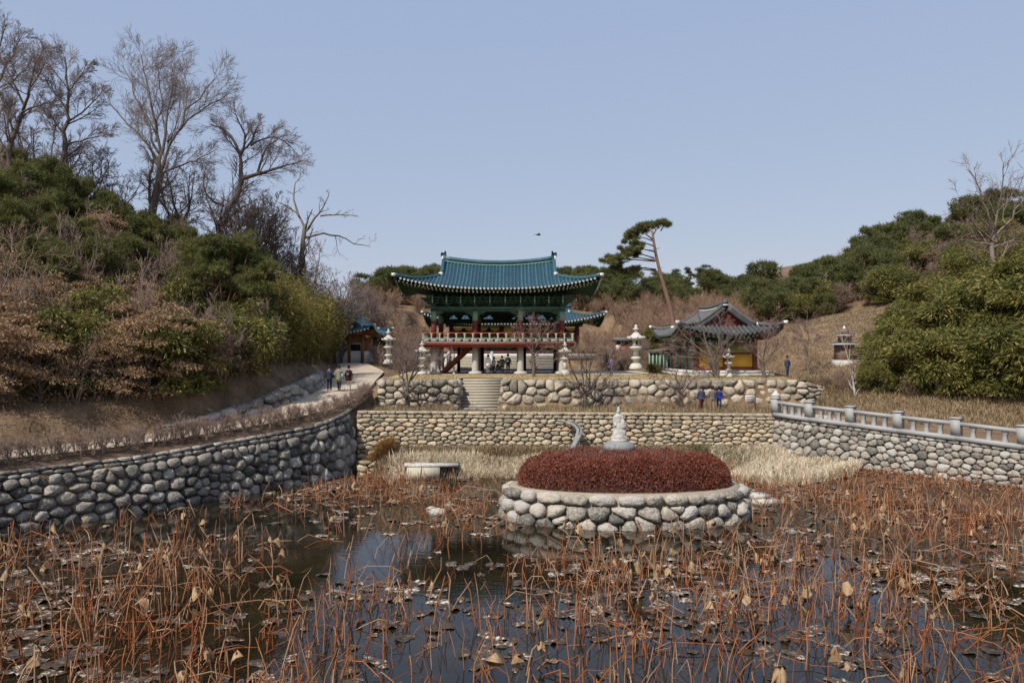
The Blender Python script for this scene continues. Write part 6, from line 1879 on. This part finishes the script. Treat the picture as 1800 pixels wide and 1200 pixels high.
# pale reeds
X, Y = scatter(16000, -7.2, 1.6, 43.4, 45.7, lambda X, Y: (bed(X, Y) > -.15) & (r.uniform(size=len(X)) < sstep(-7.4, -5.5, X)) & ~((X > -6.1) & (X < -2.9) & (Y < 45.1) & (r.uniform(size=len(X)) < .9)))
X2, Y2 = scatter(24000, 11.5, 19.2, 41.2, 46.6, lambda X, Y: (bed(X, Y) > -.1) & (X < 15.7 + (47.1 - Y) * .62) & (np.abs(Y - 44 + .1 * (X - 14)) < 2.2 * sstep(19.4, 17.5, X) + .3))
X, Y = np.concatenate([X, X2]), np.concatenate([Y, Y2])
blades("pale_reeds", "bleached straw-coloured reeds massed along the far bank", "reeds", X, Y, np.maximum(bed(X, Y), -.1), .80 * (.75 + .45 * smooth_noise(X, Y, 1.6, 8)), .035, "reed", r, .75, .9)
X, Y = scatter(16000, -9, 15.5, 45.0, 47.0, lambda X, Y: (bed(X, Y) > .2))
blades("bank_grass", "dry brownish grass at the foot of the far cobble wall", "grass", X, Y, bed(X, Y), .4, .03, "drygrass", r, .7, .6)
X, Y = scatter(5000, -8.9, -7.0, 46.0, 47.0, lambda X, Y: bed(X, Y) > -.2)
blades("orange_grass", "tuft of rusty orange grass in the far left corner of the pond", "grass", X, Y, bed(X, Y), .85, .035, "orangegrass", r, .6, .8)
X, Y = scatter(2500, 10.5, 14.5, 45.6, 46.9, lambda X, Y: bed(X, Y) > .2)
blades("green_weeds", "patch of fresh green weeds below the far wall on the right", "weeds", X, Y, bed(X, Y), .3, .05, "greenweed", r, .8, .6)
# dry grass on the low terrace in front of the boulder wall
X, Y = scatter(33000, -8.9, 21.2, 47.9, 53.4, lambda X, Y: (r.uniform(size=len(X)) < .35 + .65 * sstep(50.5, 52.5, Y)) & ~((X > -3.8) & (X < -.4) & (Y > 49.5)))
blades("terrace_grass", "dry tan grass on the low terrace under the boulder walls", "grass", X, Y, np.where(X > 18.5, Hh(X, Y), 3.2), .42, .03, "drygrass", r, .5, .5)
# right bank slope and left slope
def slope_grass(name, label, n, x0, x1, y0, y1, fn, L, mat="drygrass", Wd=.035):
    X, Y = scatter(n, x0, x1, y0, y1, fn)
    return blades(name, label, "grass", X, Y, Hh(X, Y) - .03, L, Wd, mat, r, 1.1, .9)
slope_grass("bank_slope_grass", "dry brown grass on the slope behind the granite railing", 46000, 18, 36, 36, 56, lambda X, Y: (sd_poly(X, Y, LOWER) > np.where(X < 23, -.4, .6)) & (sd_poly(X, Y, UPPER) > -1.6) & ((X > 20.3) | (Y < 52.5)) & (sd_poly(X, Y, POND) > 1), .36)
slope_grass("left_slope_grass", "dry grass and leaves at the foot of the left slope above the path", 42000, -34, -13, 26, 60, lambda X, Y: (sd_poly(X, Y, PATHP) > .35) & (sd_poly(X, Y, PATHP) < 5) & (X < -13.2) & (sd_poly(X, Y, POND) > 3), .30)
slope_grass("mound_grass", "cropped straw-coloured grass on the mound right of the small hall", 50000, 19.5, 42, 56, 92, lambda X, Y: (sd_poly(X, Y, UPPER) > .3), .22, Wd=.045)
X, Y = scatter(26000, -8.6, 21, 53.45, 66, lambda X, Y: (sd_poly(X, Y, [(-3.75,53.0),(-.55,53.0),(-.55,58.2),(-3.75,58.2)]) > 0) & (r.uniform(size=len(X)) < .4 + .6 * sstep(56, 53.6, Y)))
blades("lawn_grass", "short golden winter turf on the upper terrace", "grass", X, Y, np.full(len(X), 5.18), .10, .03, "drygrass", r, .9, .5)

slope_grass("wall_end_grass", "dry grass on the steep bank at the end of the boulder wall", 7000, 19.6, 24.5, 50, 57, lambda X, Y: (sd_poly(X, Y, LOWER) > -1.6) & ((X > 21) | (Y < 53) | (Y > 53.9)), .34)
for x, y, s, lb in [(1452,688,.42,"small brown bush at the very end of the boulder wall"), (1480,692,.5,"low brown scrub bush between wall end and white-barked sapling"), (1478,672,.45,"low brown bush above the boulder wall's end"), (1600,700,.5,"leafless brown shrub before the evergreen thicket near its left end"), (1705,702,.5,"leafless brown shrub before the middle of the evergreen thicket")]:
    plant_px("scrub", "shrub", lb, "shrub", x, y, s)
# ------------------------------------------------------------------ red azaleas on the island
r = np.random.default_rng(71)
az = thing("azalea_bed", "low clipped mass of dark red azaleas filling the island", "shrub", (ISC[0], ISC[1], ISH - .06))
n = 85000
u = np.sqrt(r.uniform(0, 1, n)); a = r.uniform(0, 6.28, n)
X = (ISA - .62) * u * np.cos(a); Y = (ISB - .5) * u * np.sin(a)
topz = 1.42 * (1 - u ** 10) ** .5 * (.86 + .17 * smooth_noise(X, Y, 2.2, 4) + .15 * smooth_noise(X, Y, 6.0, 6)) + .1
Z = topz * (1 - np.abs(r.normal(0, .16, n)))
k = r.uniform(size=n) < .35
Z[k] = topz[k] * r.uniform(.05, 1, k.sum())
C = np.stack([X, Y, np.clip(Z, .03, None)], 1)
hole = (np.hypot(X - (sx - ISC[0]), Y - (sy_ - ISC[1])) > .72)
C = C[hole]; u = u[hole]
d = rand_dir(r, len(C), .8)
V, Fa = leaf_quads(C, d, .095, .042, r)
link("crown", mk_mesh("crown", V, [Fa]), "azalea", az)
m = 2600
u2 = np.sqrt(r.uniform(0, 1, m)); a2 = r.uniform(0, 6.28, m)
b = np.stack([(ISA - .7) * u2 * np.cos(a2), (ISB - .6) * u2 * np.sin(a2), np.zeros(m)], 1)
t = b + r.normal(0, .22, (m, 3)) * np.array([1, 1, 0]); t[:, 2] = 1.42 * (1 - u2 ** 7) ** .5 * r.uniform(.55, 1.2, m)
V, Fq = tubes(np.stack([b, .5 * (b + t) + r.normal(0, .05, (m, 3)), t], 1), np.tile(np.array([[.011, .008, .004]]), (m, 1)), 3)
link("stems", MB().add(V, Fq).mesh("stems"), "twig_purple", az)
# ------------------------------------------------------------------ dead lotus in the pond
r = np.random.default_rng(91)
def in_pond(X, Y):
    return (sd_poly(X, Y, POND) < -.5) & ~island(X, Y)
def density(X, Y):
    n1 = smooth_noise(X, Y, .35, 21) + .6 * smooth_noise(X, Y, .9, 22)
    d = np.clip(.62 + 1.1 * n1, .12, 1.25)
    # open water along the left wall, right of the island and under the left wall corner
    px = 900 + X / Y * F; py = HOR + EYE / Y * F
    op = np.exp(-(((px - 480) / 170) ** 2 + ((py - 915) / 38) ** 2)) + 1.05 * np.exp(-(((px - 1395) / 95) ** 2 + ((py - 912) / 34) ** 2)) \
        + np.exp(-(((px - 1100) / 270) ** 2 + ((py - 952) / 26) ** 2)) + np.exp(-(((px - 220) / 220) ** 2 + ((py - 940) / 22) ** 2)) \
        + .75 * np.exp(-(((px - 850) / 190) ** 2 + ((py - 1145) / 45) ** 2)) + .65 * np.exp(-(((px - 1380) / 190) ** 2 + ((py - 1150) / 45) ** 2)) + .5 * np.exp(-(((px - 560) / 120) ** 2 + ((py - 1175) / 30) ** 2))
    d = d * np.clip(1 - .93 * op, .05, 1)
    d = d * np.where(Y > 36, 1.25, 1.0) * np.where((X > 10) & (Y > 30), 1.5, 1.0)
    d = np.where((X > 14) & (Y > 30), np.maximum(d, .75), d)
    wallL = np.interp(Y, WL[:, 1], WL[:, 0])
    d = d * sstep(.6, 3.0, X - wallL)
    return d
N = 9600
Yc = np.sqrt(r.uniform(13.5 ** 2, 46.0 ** 2, N)); Xc = r.uniform(-.74, .74, N) * Yc
k = in_pond(Xc, Yc) & (r.uniform(0, 1.25, N) < density(Xc, Yc)) & (bed(Xc, Yc) < 1.0)
Xc, Yc = Xc[k], Yc[k]
order = np.argsort(Yc + np.where(np.abs(Xc / Yc) > .645, 1000, 0) + np.where(Yc < 16.5, 500, 0))
Xc, Yc = Xc[order], Yc[order]
def stalk(i, X, Y):
    """polyline, radii and optional end leaf of one dead stalk, relative to its foot at the water"""
    h = r.uniform(.4, 1.25) * (1.0 if Y < 30 else .82) * (1 if r.uniform() > .15 else 1.25)
    if Y > 38: h *= .8
    a = r.uniform(0, 6.28); ln = abs(r.normal(0, .34)); dirv = np.array([math.cos(a), math.sin(a), 0])
    kind = r.uniform()
    foot = np.array([0, 0, -.28])
    if kind < .40:          # standing, slightly leaning and wavy
        ln *= 1.2
        P = [foot, dirv * ln * h * .35 + (0, 0, h * .4), dirv * ln * h * .75 + (0, 0, h * .75), dirv * ln * h * (1.0 + r.uniform(-.1, .25)) + (0, 0, h)]
        P[1] += r.normal(0, .025, 3); P[2] += r.normal(0, .03, 3)
        leaf = r.uniform() < .025
        end = "up"
    elif kind < .79:        # snapped: up, then sharply down
        s = r.uniform(.35, .8); b = r.uniform(0, 6.28); d2 = np.array([math.cos(b), math.sin(b), 0])
        top = dirv * ln * h + (0, 0, h * .85)
        P = [foot, top * .55 + r.normal(0, .03, 3), top, top + d2 * s * h * .55 + (0, 0, -h * r.uniform(.15, .8))]
        P[3][2] = max(P[3][2], .02)
        leaf = r.uniform() < .07; end = "down"
    elif kind < .825:        # arched over with a hanging head
        top = dirv * .25 * h + (0, 0, h)
        P = [foot, dirv * .05 * h + (0, 0, h * .6), top, dirv * .48 * h + (0, 0, h * .72)]
        leaf = True; end = "down"
    else:                   # lying low across the water
        L = r.uniform(.8, 1.9)
        P = [np.array([0, 0, -.1]), dirv * L * .3 + (0, 0, r.uniform(.05, .3)), dirv * L * .7 + (0, 0, r.uniform(.05, .35)), dirv * L + (0, 0, r.uniform(-.05, .2))]
        leaf = False; end = "up"
    P = np.array(P, float)
    rad = r.uniform(.0095, .019) * (1.0 if Y < 26 else 1.05)
    return P, np.array([rad * 1.1, rad, rad * .85, rad * .62]), leaf, end
def leaf_cone(c, s, r):
    """folded hanging leaf"""
    k = 7
    a = np.arange(k) * 2 * math.pi / k
    w = s * r.uniform(.28, .45); h = s * r.uniform(.8, 1.15)
    st_ = r.uniform(.5, 1.0)
    yaw = r.uniform(0, 6.28)
    ring1 = np.stack([np.cos(a) * w * .55, np.sin(a) * w * .55 * st_, np.full(k, -h * .35)], 1) + r.normal(0, .035, (k, 3))
    ring2 = np.stack([np.cos(a) * w, np.sin(a) * w * st_, -h * r.uniform(.55, 1.15, k)], 1) + r.normal(0, .05, (k, 3))
    V = np.concatenate([[[0, 0, 0]], ring1, ring2]) + np.array([r.normal(0, .02), r.normal(0, .02), .02])
    tri = np.array([[0, 1 + i, 1 + (i + 1) % k] for i in range(k)])
    qd = np.array([[1 + i, 1 + k + i, 1 + k + (i + 1) % k, 1 + (i + 1) % k] for i in range(k)])
    return V + c, tri, qd
rest, restl = MB(), MB()
allP, allR = [], []
NB = 290
zb_all = np.maximum(bed(Xc, Yc), 0.0)
for i in range(len(Xc)):
    X, Y = Xc[i], Yc[i]
    P, R, leaf, end = stalk(i, X, Y)
    o3 = np.array([X, Y, zb_all[i]])
    if i < NB:
        bent = "bent-over" if end == "down" else "upright"
        lb = ("bent-over dead lotus stalk with a withered hanging leaf in the foreground water" if leaf and end == "down" else
              "upright dead lotus stalk tipped with a withered leaf in the foreground water" if leaf else
              "snapped dead lotus stalk folded down to the foreground water" if end == "down" else "plain rusty-brown dead lotus stalk standing in the foreground water")
        o = thing("lotus_stalk", lb, "lotus stalk", o3, group="dead lotus stalks in the foreground")
        V, Fq = tubes(P[None], R[None], 5)
        n_ = len(P)
        link("stem", mk_mesh("stem", V, [Fq], True), "lotus_stem", o)
        if leaf:
            V, tri, qd = leaf_cone(P[-1], r.uniform(.15, .30), r)
            link("withered_leaf", mk_mesh("withered_leaf", V, [tri, qd]), "lotus_leaf", o)
    else:
        allP.append(P + o3); allR.append(R)
        if leaf and (Y < 36 or r.uniform() < .3):
            V, tri, qd = leaf_cone(P[-1] + o3, r.uniform(.20, .38), r)
            restl.add(V, tri, qd)
V, Fq = tubes(np.array(allP), np.array(allR), 4)
stuff(link("lotus_thicket", mk_mesh("lotus_thicket", V, [Fq], True), "lotus_stem"), "rusty thicket of dead lotus stalks filling the pond", "lotus stalks")
stuff(restl.obj("hanging_lotus_leaves", "lotus_leaf"), "withered tan lotus leaves hanging in the stalk thicket", "lotus leaves")
# short broken bits and debris close to the water, dense at the far side
n = 19000
Y = np.sqrt(r.uniform(15 ** 2, 46.2 ** 2, n)); X = r.uniform(-.72, .72, n) * Y
k = in_pond(X, Y) & (r.uniform(0, 1.3, n) < density(X, Y) * np.where(Y > 30, 1.25, .85))
X, Y = X[k], Y[k]; n = len(X)
zb = np.maximum(bed(X, Y), 0)
a = r.uniform(0, 6.28, n); L = r.uniform(.2, .65, n); el = np.abs(r.normal(.35, .45, n))
b = np.stack([X, Y, zb - .03], 1)
t = b + np.stack([np.cos(a) * np.cos(el), np.sin(a) * np.cos(el), np.sin(el)], 1) * L[:, None]
V, Fq = tubes(np.stack([b, .5 * (b + t) + r.normal(0, .02, (n, 3)), t], 1), np.tile(np.array([[.010, .009, .007]]), (n, 1)), 3)
stuff(link("broken_stalks", mk_mesh("broken_stalks", V, [Fq]), "lotus_stem"), "short broken lotus stalk pieces lying across the pond", "lotus stalks")

n = 16000
X = r.uniform(13, 30, n); Y = r.uniform(26, 46, n)
zb = bed(X, Y)
k = in_pond(X, Y) & (zb > -.1) & (r.uniform(size=n) < .8)
X, Y, zb = X[k], Y[k], zb[k]
blades("bank_litter", "rusty brown dead stalks and leaves strewn on the right mud bank", "litter", X, Y, zb - .02, .34, .035, "lotus_stem", r, 2.2, .9)
# ---- floating leaves
def pad_mesh(s, r):
    k = 14
    a = np.arange(k) * 2 * math.pi / k
    rad = s * (1 + .20 * np.sin(a * 2 + r.uniform(0, 6)) + .10 * np.sin(a * 3 + r.uniform(0, 6)) + .09 * r.normal(size=k))
    el = r.uniform(.55, 1.0)
    z1 = .012 + np.clip(r.normal(.0, .03, k), -.02, .12) * (s / .3)
    V = np.concatenate([[[0, 0, .02 + r.uniform(0, .03)]], np.stack([np.cos(a) * rad * .55, np.sin(a) * rad * .55 * el, .014 + np.abs(r.normal(0, .02, k))], 1), np.stack([np.cos(a) * rad, np.sin(a) * rad * el, z1], 1)])
    b = r.uniform(0, 6.28)
    V[:, :2] = V[:, :2] @ np.array([[math.cos(b), math.sin(b)], [-math.sin(b), math.cos(b)]])
    tri = np.array([[0, 1 + i, 1 + (i + 1) % k] for i in range(k)])
    qd = np.array([[1 + i, 1 + k + i, 1 + k + (i + 1) % k, 1 + (i + 1) % k] for i in range(k)])
    return V, tri, qd
N = 9500
Y = np.sqrt(r.uniform(14 ** 2, 45.5 ** 2, N)); X = r.uniform(-.73, .73, N) * Y
dn = density(X + 3.1, Y * 1.0) * .5 + density(X, Y) * .5
band = .5 + .9 * smooth_noise(X * .5, Y * 1.4, .9, 44)
k = in_pond(X, Y) & (bed(X, Y) < .9) & (r.uniform(0, 1.35, N) < dn * np.clip(band, .05, 1.2) * np.where(Y < 30, 1.15, .8))
X, Y = X[k], Y[k]
order = np.argsort(Y + np.where(np.abs(X / Y) > .645, 1000, 0) + np.where(Y < 16.3, 500, 0))
X, Y = X[order], Y[order]
rest = MB()
for i in range(len(X)):
    s = r.uniform(.10, .31) * (1.0 if r.uniform() > .12 else 1.35)
    V, tri, qd = pad_mesh(s, r)
    z_ = max(0.0, bed(np.array([X[i]]), np.array([Y[i]]))[0]) if Y[i] > 36 else 0.0
    if i < 280:
        o = link("floating_lotus_leaf", mk_mesh("floating_lotus_leaf", V, [tri, qd], False), "pad", loc=(X[i], Y[i], z_ + .004))
        tag(o, "withered brown lotus leaf floating flat on the foreground water", "lotus leaf", "floating lotus leaves in the foreground")
    else:
        rest.add(V + np.array([X[i], Y[i], z_ + .004 + .002 * (i % 3)]), tri, qd)
stuff(rest.obj("floating_leaf_litter", "pad"), "withered brown lotus leaves covering the water farther out", "lotus leaves")
